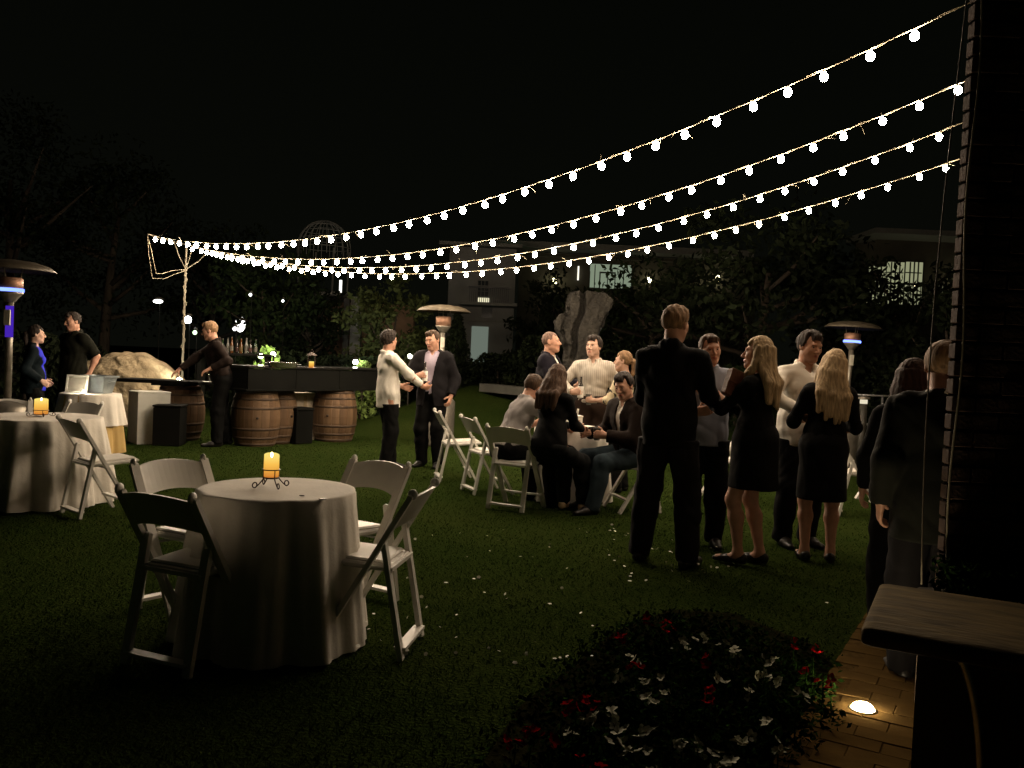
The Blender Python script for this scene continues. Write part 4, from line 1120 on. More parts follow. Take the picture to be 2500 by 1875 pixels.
tb_ = D(243, 958, 11.12); tub = empty('metal_tub', (tb_[0], tb_[1], .752), RAD(-15), 'grey tapered metal tub beside the framed sign', 'tub')
tm = mat('galvanised', (.30, .34, .35), rough=.4, metal=.5, var=.2)
m = MB(); V = []; 
for (w2, d2, z) in ((.12, .085, 0), (.165, .12, .20), (.185, .135, .205), (.185, .135, .225), (.158, .112, .225), (.115, .08, .02)):
    V += [(-w2, -d2, z), (w2, -d2, z), (w2, d2, z), (-w2, d2, z)]
F = [(3, 2, 1, 0), (20, 21, 22, 23)]
for i in range(5):
    for k in range(4): F.append((i * 4 + k, i * 4 + (k + 1) % 4, i * 4 + 4 + (k + 1) % 4, i * 4 + 4 + k))
link('body', mesh_from('body', V, F, False), tm, tub)
for q in (1, -1): MB().tube([(q * .16, -.04, .16), (q * .20, -.04, .15), (q * .20, .04, .15), (q * .16, .04, .16)], .006, 6).build('handle', tm, tub, True)

# ================================================================== THE BAR: counter on wine barrels
stavem = [mat('oak stave', (.10, .056, .026), rough=.7, var=.35, scale=4, stretch=(1, 1, .12), bump=.4, bscale=14), mat('oak stave pale', (.135, .080, .040), rough=.7, var=.35, scale=4, stretch=(1, 1, .12), bump=.4, bscale=14)]
hoopm = mat('hoop iron', (.075, .05, .032), rough=.75, metal=.2, var=.4)
def barrel_r(z, h): return .275 + .075 * (1 - (2 * z / h - 1) ** 2)
def make_barrel(h=.80, n=18):
    root = empty('wine_barrel', (0, 0, 0)); mes = []
    for v in range(2):
        V = []; F = []; zs = np.linspace(0, h, 9)
        for z in zs:
            r = barrel_r(z, h); wdt = math.pi * r / n * .985
            V += [(-wdt, -r, z), (0, -r - .0035, z), (wdt, -r, z), (wdt * .95, -r + .025, z), (-wdt * .95, -r + .025, z)]
        for i in range(8):
            for k in range(5): F.append((i * 5 + k, i * 5 + (k + 1) % 5, i * 5 + 5 + (k + 1) % 5, i * 5 + 5 + k))
        F += [(4, 3, 2, 1, 0), tuple(40 + k for k in range(5))]
        me = mesh_from('stave', V, F, False); me.materials.append(stavem[v]); mes.append(me)
    g = np.random.default_rng(2)
    for k in range(n):
        o = bpy.data.objects.new('stave', mes[int(g.random() < .4)]); COL.objects.link(o); o.parent = root; o.rotation_euler = (0, 0, 2 * math.pi * k / n)
    for z in (.03, .12, .25, h - .25, h - .12, h - .03):
        MB().lathe([(barrel_r(z - .018, h) + .004, z - .018), (barrel_r(z - .018, h) + .008, z - .017), (barrel_r(z + .018, h) + .008, z + .017), (barrel_r(z + .018, h) + .004, z + .018)], 36, capb=False, capt=False).build('hoop', hoopm, root, True)
    for z in (.03, h - .03): MB().lathe([(.262, z - .008), (.262, z + .008)], 30).build('lid', stavem[0], root)
    MB().tube([(0, -.335, h * .52), (0, -.366, h * .52)], .018, 10).build('bung', mat('bung', (.03, .02, .015), rough=.8), root, True)
    return root
bp_ = make_barrel(); B_ = []
def barrel(label, x, y, rz):
    o = bp_ if not B_ else copy_tree(bp_); B_.append(o); o.location = (x, y, 0); o.rotation_euler = (0, 0, rz); tag(o, label, 'barrel', 'oak barrels under the bar')
b1 = G(606, 1090)[:2]; b2 = G(808, 1078)[:2]
barrel('oak barrel at the near end of the bar, beside the bartender', b1[0] + .02, b1[1] + .25, .35)
barrel('oak barrel at the far right end of the bar', b2[0], b2[1] + .2, -.1)
bh = D(668, 1000, 13.05); barrel('oak barrel half hidden behind the near bar barrel', bh[0], bh[1], 1.1)
pbr = D(440, 1000, 12.95); barrel('oak barrel under the plank, behind the bartender', pbr[0], pbr[1], .6)
blackm = mat('black painted wood', (.004, .0042, .0032), rough=.8, spec=.1, var=.35, scale=3, bump=.2, bscale=10)
ctr = np.array([b1[0] + .1, b1[1] + .25]); ctr2 = np.array([b2[0] + .1, b2[1] + .35]); dv_ = unit(ctr2 - ctr); L_ = np.linalg.norm(ctr2 - ctr) + .95
bar = empty('bar_counter', ((ctr[0] + ctr2[0]) / 2, (ctr[1] + ctr2[1]) / 2, .80), math.atan2(dv_[1], dv_[0]), 'long black bar counter standing on oak barrels', 'bar')
MB().box((0, 0, .345), (L_, .66, .035), None, .006).build('counter_top', mat('counter lacquer', (.01, .010, .009), rough=.3, var=.2, coat=.3), bar)
np_ = 3
for k in range(np_):
    MB().box((-L_ / 2 + L_ / np_ * (k + .5), -.29, .165), (L_ / np_ - .012, .03, .315), None, .004).build('front_panel', blackm, bar)
for q in (1, -1): MB().box((q * (L_ / 2 - .02), .02, .165), (.03, .56, .315), None, .004).build('end_panel', blackm, bar)
MB().box((0, 0, .018), (L_ + .04, .62, .03), None, .004).build('shelf', blackm, bar)
pl = D(402, 925, 12.85); plank = empty('plank_counter', (pl[0], pl[1], .803), RAD(-4), 'dark plank counter left of the bartender', 'counter')
MB().box((0, 0, .055), (1.25, .5, .05), None, .006).build('plank', blackm, plank); MB().box((.15, 0, .014), (.5, .42, .026)).build('cleat', blackm, plank)
# on the bar
def onbar(px, py, z=1.165): return G(px, py, z)
ct = .80 + .3635
c = onbar(690, 898, ct); bw = empty('chafing_dish', (c[0], c[1], ct), 0, 'shallow steel pan standing on the bar counter', 'pan')
MB().lathe([(.17, 0), (.19, .02), (.195, .07), (.205, .075), (.185, .075), (.178, .03), (.05, .025)], 28).build('pan', mat('steel', (.55, .53, .48), rough=.25, metal=.9, var=.1), bw, True)
for q in (1, -1): MB().tube([(q * .19, -.04, .05), (q * .235, -.03, .055), (q * .235, .03, .055), (q * .19, .04, .05)], .006, 6).build('handle', rodm, bw, True)
c = onbar(760, 900, ct); ln = empty('lantern', (c[0], c[1], ct), .3, 'small black lantern with a burning amber candle on the bar', 'lantern')
MB().box((0, 0, .008), (.11, .11, .016), None, .003).build('base', ironm, ln); MB().lathe([(.075, .18), (.03, .215), (.008, .225)], 4).build('cap', ironm, ln)
for x in (-.046, .046):
    for y in (-.046, .046): MB().bar((x, y, .016), (x, y, .18), .007, .007).build('post', ironm, ln)
MB().tube([(.02 * math.cos(a), 0, .235 + .02 * math.sin(a)) for a in np.linspace(0, 6.28, 16)], .003, 5).build('ring', ironm, ln, True)
MB().lathe([(.032, .016), (.034, .02), (.034, .095), (.028, .10), (.004, .092)], 16).build('candle', waxm, ln, True)
bottlem = [mat('green glass', (.015, .03, .012), rough=.15, spec=.6), mat('amber glass', (.06, .022, .006), rough=.15, spec=.6), mat('clear glass', (.12, .12, .11), rough=.12, spec=.6), mat('dark glass bottle', (.015, .012, .01), rough=.12, spec=.7)]
labm = [mat('label white', (.08, .075, .06), rough=.6), mat('label red', (.03, .01, .006), rough=.6), mat('label yellow', (.06, .04, .012), rough=.6)]
bkb = D(640, 862, 14.6); rk = empty('back_bar_shelf', (bkb[0], bkb[1], 0), .05, 'dark back bar shelf holding bottles behind the bartender', 'shelf')
ctb = bkb[2] - .02
MB().box((-.45, 0, ctb - .02), (1.25, .35, .04), None, .004).build('board', blackm, rk)
for x in (-1.0, .1): MB().box((x, 0, (ctb - .04) / 2), (.05, .3, ctb - .04)).build('leg', blackm, rk)
bl_names = ['tall green bottle', 'slim clear bottle', 'amber bottle with white label', 'dark bottle with red label', 'amber bottle with yellow label', 'clear bottle with white label', 'dark squat bottle', 'green bottle with white label']
for k in range(8):
    x = bkb[0] - .66 + k * .078; h_ = .20 + .04 * ((k * 7) % 3) / 2
    b = empty('bottle', (x, bkb[1] - .03 + .04 * (k % 2), ctb), 0, bl_names[k] + ' on the back bar, ' + ['first', 'second', 'third', 'fourth', 'fifth', 'sixth', 'seventh', 'eighth'][k] + ' from the left', 'bottle', 'bottles behind the bar')
    MB().lathe([(.027, 0), (.029, .01), (.029, h_ * .58), (.024, h_ * .68), (.013, h_ * .78), (.012, h_), (.015, h_ + .005), (.013, h_ + .012)], 14).build('glass', bottlem[[0, 2, 1, 3, 1, 2, 3, 0][k]], b, True)
    MB().lathe([(.0298, h_ * .15), (.0298, h_ * .5)], 14, capb=False, capt=False).build('paper_label', labm[[0, 0, 0, 1, 2, 0, 1, 0][k]], b, True)
    MB().lathe([(.0145, h_ + .0125), (.0145, h_ + .03)], 10).build('stopper', sockm, b)
c = G(515, 932, .883); gl = empty('beer_glass', (c[0], c[1], .883), 0, 'tall glass of amber beer on a napkin by the bartender', 'glass')
MB().lathe([(.028, .003), (.036, .13), (.037, .15), (.034, .15), (.027, .01)], 16).build('glass', bottlem[2], gl, True); MB().lathe([(.0275, .006), (.0348, .125)], 16).build('beer', mat('amber beer', (.45, .16, .02), rough=.2), gl, True)
tag(MB().box((0, 0, .004), (.16, .16, .008), Matrix.Rotation(.5, 3, 'Z'), .002).build('napkin', mat('napkin', (.72, .7, .65), rough=.9), None, loc=(c[0] - .02, c[1] - .02, .8795)), 'white folded napkin on the plank counter', 'napkin')
# boxes by the bar
c = G(338, 1086)[:2]; wbx = empty('white_plinth', (c[0], c[1] + .32, 0), RAD(40), 'white box plinth beside the small far table', 'plinth')
MB().box((0, 0, .36), (.44, .44, .72), None, .006).build('body', mat('white plinth', (.46, .46, .41), rough=.7, var=.06), wbx); MB().box((0, 0, .727), (.45, .45, .014), None, .004).build('top_board', mat('white plinth', (.6,) * 3), wbx)
c = G(398, 1090)[:2]; cr_b = empty('black_bin', (c[0], c[1] + .22, 0), RAD(6), 'black square bin in front of the white plinth', 'bin')
MB().box((0, 0, .27), (.36, .36, .54), None, .012).build('body', blackm, cr_b); MB().box((0, 0, .555), (.38, .38, .028), None, .008).build('rim', blackm, cr_b)
c = D(730, 1010, 13.1); bx2 = empty('black_cooler', (c[0], c[1], 0), RAD(50), 'black cooler between the bar barrels', 'cooler')
MB().box((0, 0, .25), (.30, .30, .50), None, .012).build('body', blackm, bx2); MB().box((0, 0, .52), (.32, .32, .05), None, .012).build('lid', blackm, bx2)
c = D(732, 966, 13.6); bx3 = empty('carton', (c[0], c[1], 0), RAD(48), 'pale carton stacked behind the black cooler under the bar', 'carton')
MB().box((0, 0, .37), (.42, .3, .74), None, .004).build('body', mat('carton', (.55, .47, .36), rough=.85, var=.15), bx3); MB().box((0, -.152, .60), (.06, .003, .2)).build('tape', mat('tape', (.4, .3, .18), rough=.4), bx3)

# ================================================================== PATIO HEATERS
hm_ = mat('heater steel', (.25, .23, .19), rough=.4, metal=.6, var=.2); hm2 = mat('heater cap', (.075, .062, .042), rough=.55, metal=.3, var=.15); bur = mat('burner copper', (.30, .17, .11), rough=.5, metal=.5, var=.25)
def heater(label, x, Y, flame, tilt=0.0, h=2.2):
    p = D(x, 900, Y); r = empty('patio_heater', (p[0], p[1], 0), 0, label, 'patio heater', 'patio heaters'); r.rotation_euler = (0, tilt, 0)
    MB().lathe([(.23, 0), (.235, .03), (.235, .70), (.20, .74), (.06, .78)], 28).build('base', hm_, r, True)
    MB().tube([(0, 0, .75), (0, 0, 1.80)], .036, 14).build('post', hm_, r, True)
    MB().lathe([(.05, 1.78), (.075, 1.82), (.11, 1.86), (.125, 1.88)], 24, capt=True).build('cone', hm_, r, True)
    MB().lathe([(.118, 1.882), (.118, 2.02), (.10, 2.03)], 24).build('burner', bur, r, True)
    if flame: MB().lathe([(.122, 1.884), (.128, 1.89), (.128, 1.915), (.122, 1.92)], 24, capb=False, capt=False).build('flame', emit('gas flame %g' % flame, (.15, .24, 1.0), flame), r, True)
    MB().lathe([(.42, h - .10), (.425, h - .095), (.36, h - .045), (.24, h - .008), (.10, h + .008), (.02, h + .012), (.02, h + .006), (.23, h - .018), (.35, h - .055)], 40, capb=False, capt=False).build('cap', hm2, r, True)
    if x < 200: MB().lathe([(.0375, 1.42), (.0375, 1.74)], 14, capb=False, capt=False).build('violet_glow_sleeve', emit('violet glow', (.10, .03, .75), .55), r, True)  # emissive sleeve added round the post for a violet glow
    for k in range(3):
        a = k * 2.094 + .5; MB().tube([(.09 * math.cos(a), .09 * math.sin(a), 2.02), (.12 * math.cos(a), .12 * math.sin(a), h - .02)], .006, 5).build('cap_strut', hm_, r, True)
    MB().box((.0, -.04, 1.62), (.06, .02, .16), None, .004).build('rating_plate', mat('plate', (.5, .48, .4), rough=.5), r)
heater('patio heater with blue flame cut by the left edge', 20, 8.9, 3.0)
heater('unlit patio heater behind the man in the dark jacket', 1078, 13.6, 0)
heater('patio heater with thin blue flame beyond the blonde women', 2066, 13.2, 3.5, tilt=RAD(2))

# ================================================================== GARDEN LAMPS and stand-in glows
def uplight(label, px, py, Y, target, power, col=(1, .95, .85), ang=60, size=.05):
    p = D(px, py, Y); r = empty('garden_uplight', (p[0], p[1], 0), 0, label, 'lamp', 'garden uplights'); z = max(p[2], .12)
    MB().tube([(0, 0, 0), (0, 0, z - .05)], .018, 8).build('stake', sockm, r, True)
    t = Vector([float(q) for q in target]) - Vector((p[0], p[1], z)); d = t.normalized()
    MB().tube([Vector((0, 0, z)) - d * .1, Vector((0, 0, z)) + d * .02], [.05, size + .012], 12, cap=False).build('housing', sockm, r, True)
    MB().ball((0, 0, z), size, 10, 6).build('lens', emit('uplight lens %d' % power, col, power / (4 * math.pi * size ** 2 * math.pi) * .35), r, True)
    l = bpy.data.lights.new('beam', 'SPOT'); l.energy = power * 6; l.color = col; l.spot_size = RAD(ang); l.spot_blend = .7; l.shadow_soft_size = .04
    o = bpy.data.objects.new('beam', l); COL.objects.link(o); o.parent = r; o.location = Vector((0, 0, z)) + d * (size + .03); o.rotation_euler = d.to_track_quat('-Z', 'Y').to_euler()
uplight('uplight glowing in the grass before the pale column', 868, 882, 17.6, D(872, 800, 24.3), 22, (1, .97, .88), 50, .07)
uplight('uplight in the hedge behind the bar, right one', 668, 864, 17.0, D(690, 840, 19.0), 14, (.92, 1, .66), 80, .055)
uplight('uplight in the hedge behind the bar, left one', 636, 868, 17.0, D(620, 840, 19.0), 10, (.85, 1, .55), 80, .06)
uplight('uplight under the pale olive tree', 1000, 868, 17.8, D(965, 790, 21.3), 9, (.95, 1, .75), 80, .03)
uplight('uplight at the right foot of the standing stone', 1492, 905, 15.1, D(1462, 800, 14.6), 5, (1, .97, .9), 60, .03)
uplight('uplight behind the boulder by the light pole', 436, 925, 14.2, D(412, 893, 15.0), 9, (1, .95, .75), 55, .03)
def street_lamp(label, px, py, Y, r_, power, col=(.95, .97, 1.0), flat=1.0):
    p = D(px, py, Y); o = empty('path_lamp', (p[0], p[1], 0), 0, label, 'lamp', 'far path lamps')
    MB().tube([(0, .05, 0), (0, .05, p[2])], .010, 6).build('post', blackm, o, True)
    MB().ball((0, -.05, p[2]), (r_, r_ * .6, r_ * flat), 10, 6).build('globe', emit('lamp globe %g' % power, col, power), o, True)
    MB().lathe([(r_ * 1.1, p[2] + r_ * flat + .01), (.02, p[2] + r_ * flat + .06)], 12).build('hood', sockm, o, True)
street_lamp('wide white lamp through the trees left of the light pole', 388, 736, 19, .11, 6, (1, 1, .92), .4)
street_lamp('bright bluish lamp beside the light pole', 461, 781, 17.5, .075, 22, (.88, .93, 1))
street_lamp('small white lamp high above the bartender', 613, 720, 19, .034, 5)
street_lamp('oval white glow standing in for a lit wall behind the bartender', 588, 792, 25, .15, 4.0, (1, 1, .95), 1.5)  # no lamp here: emissive globe stands in for a lit wall behind foliage
street_lamp('small yellow-green glow standing in for lit leaves left of the column', 692, 735, 20, .03, 5, (.8, 1, .25))  # emissive globe stands in for leaves lit green, not a lamp
street_lamp('tiny white lamp below the bright lamp by the pole', 478, 812, 17.5, .045, 3, (.7, 1, .6))
street_lamp('small round lamp at the bartender shoulder height', 575, 803, 17.5, .04, 5)
c = D(2106, 1030, 12); bo = empty('bollard_lamp', (c[0], c[1], 0), 0, 'low bollard lamp before the handrail at the right', 'lamp')
zt = D(2106, 975, 12)[2]
MB().tube([(0, 0, 0), (0, 0, zt - .06)], .05, 12).build('post', sockm, bo, True); MB().lathe([(.05, zt - .06), (.05, zt)], 12).build('lens', emit('bollard lens', (1, .9, .65), .8), bo, True); MB().lathe([(.085, zt), (.08, zt + .03), (.02, zt + .045)], 14).build('hood', hm_, bo, True)
a = D(2058, 962, 12.6); b = D(2165, 968, 12.4); hr = empty('handrail', (a[0], a[1], 0), 0, 'thin steel handrail behind the right patio heater', 'railing')
for z in (a[2], a[2] - .42): MB().tube([(-.3, 0, z), (b[0] - a[0] + .8, b[1] - a[1], z)], .016, 8).build('rail', rodm, hr, True)
for t in (-.3, .5, 1.3): MB().tube([(t, (b[1] - a[1]) * t / max(.1, b[0] - a[0]), 0), (t, (b[1] - a[1]) * t / max(.1, b[0] - a[0]), a[2])], .018, 8).build('post', rodm, hr, True)

# in-ground lamp in the path
wl = empty('well_light', (LAMP[0], LAMP[1], .0), 0, 'round lit well light set into the paved path', 'lamp')
MB().lathe([(.058, .012), (.058, .034), (.050, .038), (.046, .034), (.046, .02)], 28, capt=False).build('rim', mat('brass rim', (.25, .2, .1), rough=.4, metal=.7), wl, True)
MB().lathe([(.045, .030), (.043, .040), (.036, .050), (.022, .057), (.004, .060)], 24).build('lens', emit('well lens', (1, .80, .50), 210), wl, True)

# ================================================================== SLAB TABLE AT THE LOWER RIGHT
ZT = .66
f1 = G(2137, 1417, ZT); n1 = G(2102, 1532, ZT); n2 = G(2500, 1600, ZT)
ax1 = unit((n2 - n1) * [1, 1, 0]); ax2 = unit((f1 - n1) * [1, 1, 0]); ax2 = unit(ax2 - ax1 * (ax2 @ ax1)); wid_ = np.linalg.norm(f1 - n1)
c0 = n1 + ax1 * .75 + ax2 * wid_ / 2
st_ = empty('slab_bench', (c0[0], c0[1], 0), math.atan2(ax1[1], ax1[0]), 'thick round-edged wooden slab bench beside the path', 'bench')
slabm = mat('weathered wood', (.090, .064, .024), spec=.05, rough=.8, var=.5, scale=9, stretch=(.5, 1.6, 1), bump=.7, bscale=26, bdist=.008, detail=6)
V = []; F = []; prof = []
for a in np.linspace(-90, 90, 9): prof.append((wid_ / 2 - .03 + .03 * math.cos(RAD(a)), .03 * math.sin(RAD(a))))
prof = prof + [(-x, z) for x, z in reversed(prof)]
xs = [-.75, -.742, -.72, .72, .742, .75]; ins = [.022, .008, 0, 0, .008, .022]
for x, i in zip(xs, ins):
    for y, z in prof: V.append((x, y * (1 - i * 1.2), ZT - .03 + z * (1 - i * 14 if i else 1)))
n = len(prof)
for i in range(5):
    for k in range(n): F.append((i * n + k, i * n + (k + 1) % n, (i + 1) * n + (k + 1) % n, (i + 1) * n + k))
F += [tuple(reversed(range(n))), tuple(5 * n + k for k in range(n))]
link('slab', mesh_from('slab', V, F, True), slabm, st_)
pe = D(2236, 1640, 2.98); xl = float((pe - c0) @ ax1); yl = float((pe - c0) @ ax2)
panm = mat('panel wood', (.055, .048, .026), spec=.02, rough=.85, var=.35, scale=4, stretch=(1, 1, .3), bump=.3, bscale=12)
for k in range(4):
    w_ = (.70 - xl) / 4
    MB().box((xl + w_ * (k + .5), yl + .02, (ZT - .07) / 2), (w_ - .006, .04, ZT - .075), None, .004).build('base_panel', panm, st_)
MB().box((.62, yl + .2, (ZT - .07) / 2), (.06, .3, ZT - .075), None, .006).build('support', panm, st_)
MB().box((xl + .03, yl + .2, (ZT - .07) / 2), (.06, .3, ZT - .075), None, .006).build('support', panm, st_)
arc = [(xl + .045 + .17 * math.sin(t), yl - .035, .02 + (ZT - .10) * math.cos(t)) for t in np.linspace(0.05, 1.5, 24)]
MB().tube(arc, .014, 12).build('curved_brace', mat('polished steel', (.8, .75, .62), rough=.3, metal=1.0), st_, True)

# ================================================================== FLOWER BED
Z8 = 1.7015
REDS = [(540, 270), (640, 200), (725, 215), (575, 375), (890, 350), (895, 470), (915, 540), (290, 570), (410, 540), (350, 580), (100, 715), (165, 655), (240, 692), (415, 790), (1258, 295), (1338, 305), (1312, 395), (1378, 440)]
WHITES = [(880, 265), (970, 285), (1012, 330), (820, 295), (612, 372), (540, 440), (605, 450), (655, 515), (745, 470), (1143, 360), (1185, 432), (1150, 430), (1270, 505), (1075, 500), (495, 566), (515, 612), (425, 600), (655, 650), (555, 690), (572, 745), (790, 700), (855, 742), (910, 762), (945, 795), (1035, 690), (1150, 600), (1190, 740), (335, 660), (700, 785), (940, 440)]
petm = {'red': mat('red petal', (.20, .004, .006), spec=0.0, rough=.8, var=.35, scale=30), 'white': mat('white petal', (.42, .42, .33), spec=0.0, rough=.8, var=.12, scale=30)}
def blossom_mesh(col, seed):
    g = np.random.default_rng(seed); m = MB()
    for k in range(5):
        a = k * 1.2566 + g.normal(0, .12); l = .022 * g.uniform(.8, 1.2); w = l * .44; up_ = g.uniform(.2, .7)
        d = np.array([math.cos(a), math.sin(a), 0]); s_ = np.array([-math.sin(a), math.cos(a), 0]); z = np.array([0, 0, 1.])
        m.add([d * .003, d * l * .55 + s_ * w + z * l * up_ * .5, d * l + s_ * w * .4 + z * l * up_ * .75, d * l * 1.02 - s_ * w * .4 + z * l * up_ * .7, d * l * .55 - s_ * w + z * l * up_ * .5], [(0, 1, 2), (0, 2, 3), (0, 3, 4)])
    me = m.mesh('blossom', False); me.materials.append(petm[col]); return me
bls = {c: [blossom_mesh(c, 50 + i) for i in range(4)] for c in petm}
flv = []; 
def plant_foliage(seed):
    g = np.random.default_rng(seed)
    def smp(n):
        a = g.uniform(0, 6.283, n); q = g.random(n) ** .6 * .11; return np.stack([np.cos(a) * q, np.sin(a) * q, g.uniform(.02, .13, n) * (1.1 - q * 4)], 1)
    V, Q = leaf_cloud(110, smp, (.010, .022), g, .3); me = mesh_quads('leaves', V, Q, False); me.materials.append(mat('flower leaf', (.009, .022, .004), rough=.9, var=.5, scale=25, spec=0.0)); return me
folm = [plant_foliage(70 + i) for i in range(5)]
stem_me = MB().tube([(0, 0, 0), (.004, .003, .1), (0, 0, .2)], .0028, 5).mesh('stem', True); stem_me.materials.append(mat('flower leaf', (.02,) * 3))
ORD = ['first', 'second', 'third', 'fourth', 'fifth', 'sixth', 'seventh', 'eighth', 'ninth', 'tenth'] + ['%dth' % i for i in range(11, 40)]; ORD[20] = '21st'; ORD[21] = '22nd'; ORD[22] = '23rd'; ORD[30] = '31st'
for col, pts in (('red', REDS), ('white', WHITES)):
    for i, (x, y) in enumerate(sorted(pts)):
        g = np.random.default_rng(int(x * 7 + y)); hz = .20 + g.uniform(-.03, .05); p = G(1200 + x / Z8, 1400 + y / Z8, hz)
        r = empty('flower_plant', (p[0], p[1], 0), g.uniform(0, 6.28), '%s flowering plant in the bed, %s %s one from the left' % (col, ORD[i], col), 'flower', col + ' flowers in the bed')
        o = bpy.data.objects.new('leaves', folm[i % 5]); COL.objects.link(o); o.parent = r; o.rotation_euler = (0, 0, g.uniform(0, 6.28))
        o = bpy.data.objects.new('stem', stem_me); COL.objects.link(o); o.parent = r
        for k in range(g.integers(3, 6)):
            o = bpy.data.objects.new('blossom', bls[col][g.integers(0, 4)]); COL.objects.link(o); o.parent = r
            o.location = (g.normal(0, .02), g.normal(0, .02), hz + g.normal(0, .014)); o.rotation_euler = (g.normal(.25, .5), g.normal(0, .5), g.uniform(0, 6.28)); sc_ = g.uniform(.55, 1.05); o.scale = (sc_,) * 3
# leafy mass of the bed and its soil
poly = [G(*q)[:2] for q in ((1490, 1560), (1640, 1500), (1790, 1510), (1990, 1590), (2035, 1640), (1960, 1760), (1905, 1875), (1840, 2000), (1300, 2000), (1180, 1880), (1270, 1740), (1400, 1640))]
mb = MB(); mb.prism([tuple(q) for q in poly], .001, .03); tag(mb.build('flower_bed', mat('soil', (.010, .010, .004), spec=0.0, rough=.95, var=.4, scale=20, bump=.8, bscale=40)), kind='structure')
def inside(P, poly):
    x, y = P[:, 0], P[:, 1]; r = np.zeros(len(P), bool); j = len(poly) - 1
    for i in range(len(poly)):
        xi, yi = poly[i]; xj, yj = poly[j]; c = ((yi > y) != (yj > y)) & (x < (xj - xi) * (y - yi) / (yj - yi + 1e-12) + xi); r ^= c; j = i
    return r
pa = np.array(poly); g1 = np.random.default_rng(5)
def bedsmp(n):
    out = np.zeros((0, 2))
    while len(out) < n:
        q = np.stack([g1.uniform(pa[:, 0].min(), pa[:, 0].max(), n), g1.uniform(pa[:, 1].min(), pa[:, 1].max(), n)], 1); out = np.concatenate([out, q[inside(q, poly)]])
    out = out[:n]; cen = pa.mean(0); e = np.clip(1.25 - np.linalg.norm((out - cen) / (np.ptp(pa, axis=0) / 2), axis=1), .12, 1); out = out + g1.normal(0, .05, out.shape); return np.column_stack([out, .015 + g1.random(n) * .10 * e])
V, Q = leaf_cloud(9500, bedsmp, (.009, .021), g1, .2)
tag(link('bed_foliage', mesh_quads('bed_foliage', V, Q, False), mat('flower leaf', (.02,) * 3)), 'low dark green leaves filling the flower bed', 'foliage', kind='stuff')
# ================================================================== PEOPLE
SKINS.update({'skin': (.50, .27, .18), 'skin pale': (.58, .36, .26), 'skin tan': (.36, .19, .12)})
MATS.update({'shoe black': mat('shoe black', (.012, .011, .010), rough=.4), 'shoe brown': mat('shoe brown', (.05, .03, .02), rough=.45), 'heel tan': mat('heel tan', (.50, .36, .22), rough=.45), 'heel black': mat('heel black', (.012, .01, .01), rough=.3)})
HB = hair_mat('hair brown', (.055, .032, .018)); HD = hair_mat('hair dark', (.020, .013, .009)); HF = hair_mat('hair fair', (.22, .13, .065)); HL_ = hair_mat('hair blonde', (.40, .29, .165), .4); HA = hair_mat('hair auburn', (.045, .018, .009)); HS = hair_mat('hair stubble', (.16, .10, .075))
black = cloth_mat('black cloth', (.0045, .0045, .0042)); black2 = cloth_mat('charcoal cloth', (.010, .009, .010)); dkbrown = cloth_mat('dark brown cloth', (.014, .009, .007)); whitec = cloth_mat('white cotton', (.74, .70, .62), .06)
navy = cloth_mat('navy cloth', (.010, .009, .014)); lilac = cloth_mat('lilac cotton', (.42, .36, .44), .06); greysh = cloth_mat('grey cotton', (.30, .28, .27), .1); blueg = cloth_mat('blue grey cotton', (.26, .28, .34), .1)
jean = cloth_mat('blue denim', (.028, .042, .052), .25); jeand = cloth_mat('dark denim', (.009, .010, .010), .25); greysuit = cloth_mat('grey suiting', (.013, .0135, .010)); royal = cloth_mat('royal blue knit', (.03, .035, .55), .1); brownt = cloth_mat('brown twill', (.035, .022, .017)); olive = cloth_mat('black polo knit', (.008, .0085, .005)); teal = cloth_mat('dark teal knit', (.004, .008, .010))
# striped shirt
stripe = bpy.data.materials.new('striped cotton'); stripe.use_nodes = True
_n = stripe.node_tree; _b = _n.nodes['Principled BSDF']; _b.inputs['Roughness'].default_value = .85
_t = _n.nodes.new('ShaderNodeTexCoord'); _w = _n.nodes.new('ShaderNodeTexWave'); _w.inputs['Scale'].default_value = 14; _w.inputs['Distortion'].default_value = .6; _w.bands_direction = 'X'
_m = _n.nodes.new('ShaderNodeMix'); _m.data_type = 'RGBA'; _m.inputs['A'].default_value = (.40, .36, .30, 1); _m.inputs['B'].default_value = (.54, .50, .43, 1)
_n.links.new(_t.outputs['Object'], _w.inputs['Vector']); _n.links.new(_w.outputs['Fac'], _m.inputs['Factor']); _n.links.new(_m.outputs['Result'], _b.inputs['Base Color'])
# floral blouse
floral = bpy.data.materials.new('floral cotton'); floral.use_nodes = True
_n = floral.node_tree; _b = _n.nodes['Principled BSDF']; _b.inputs['Roughness'].default_value = .85
_t = _n.nodes.new('ShaderNodeTexCoord'); _w = _n.nodes.new('ShaderNodeTexNoise'); _w.inputs['Scale'].default_value = 9; _w.inputs['Distortion'].default_value = 1.5
_r = _n.nodes.new('ShaderNodeValToRGB'); _r.color_ramp.elements[0].position = .57; _r.color_ramp.elements[0].color = (.72, .62, .42, 1); _r.color_ramp.elements[1].position = .60; _r.color_ramp.elements[1].color = (.012, .01, .01, 1)
_n.links.new(_t.outputs['Object'], _w.inputs['Vector']); _n.links.new(_w.outputs['Fac'], _r.inputs['Fac']); _n.links.new(_r.outputs[0], _b.inputs['Base Color'])

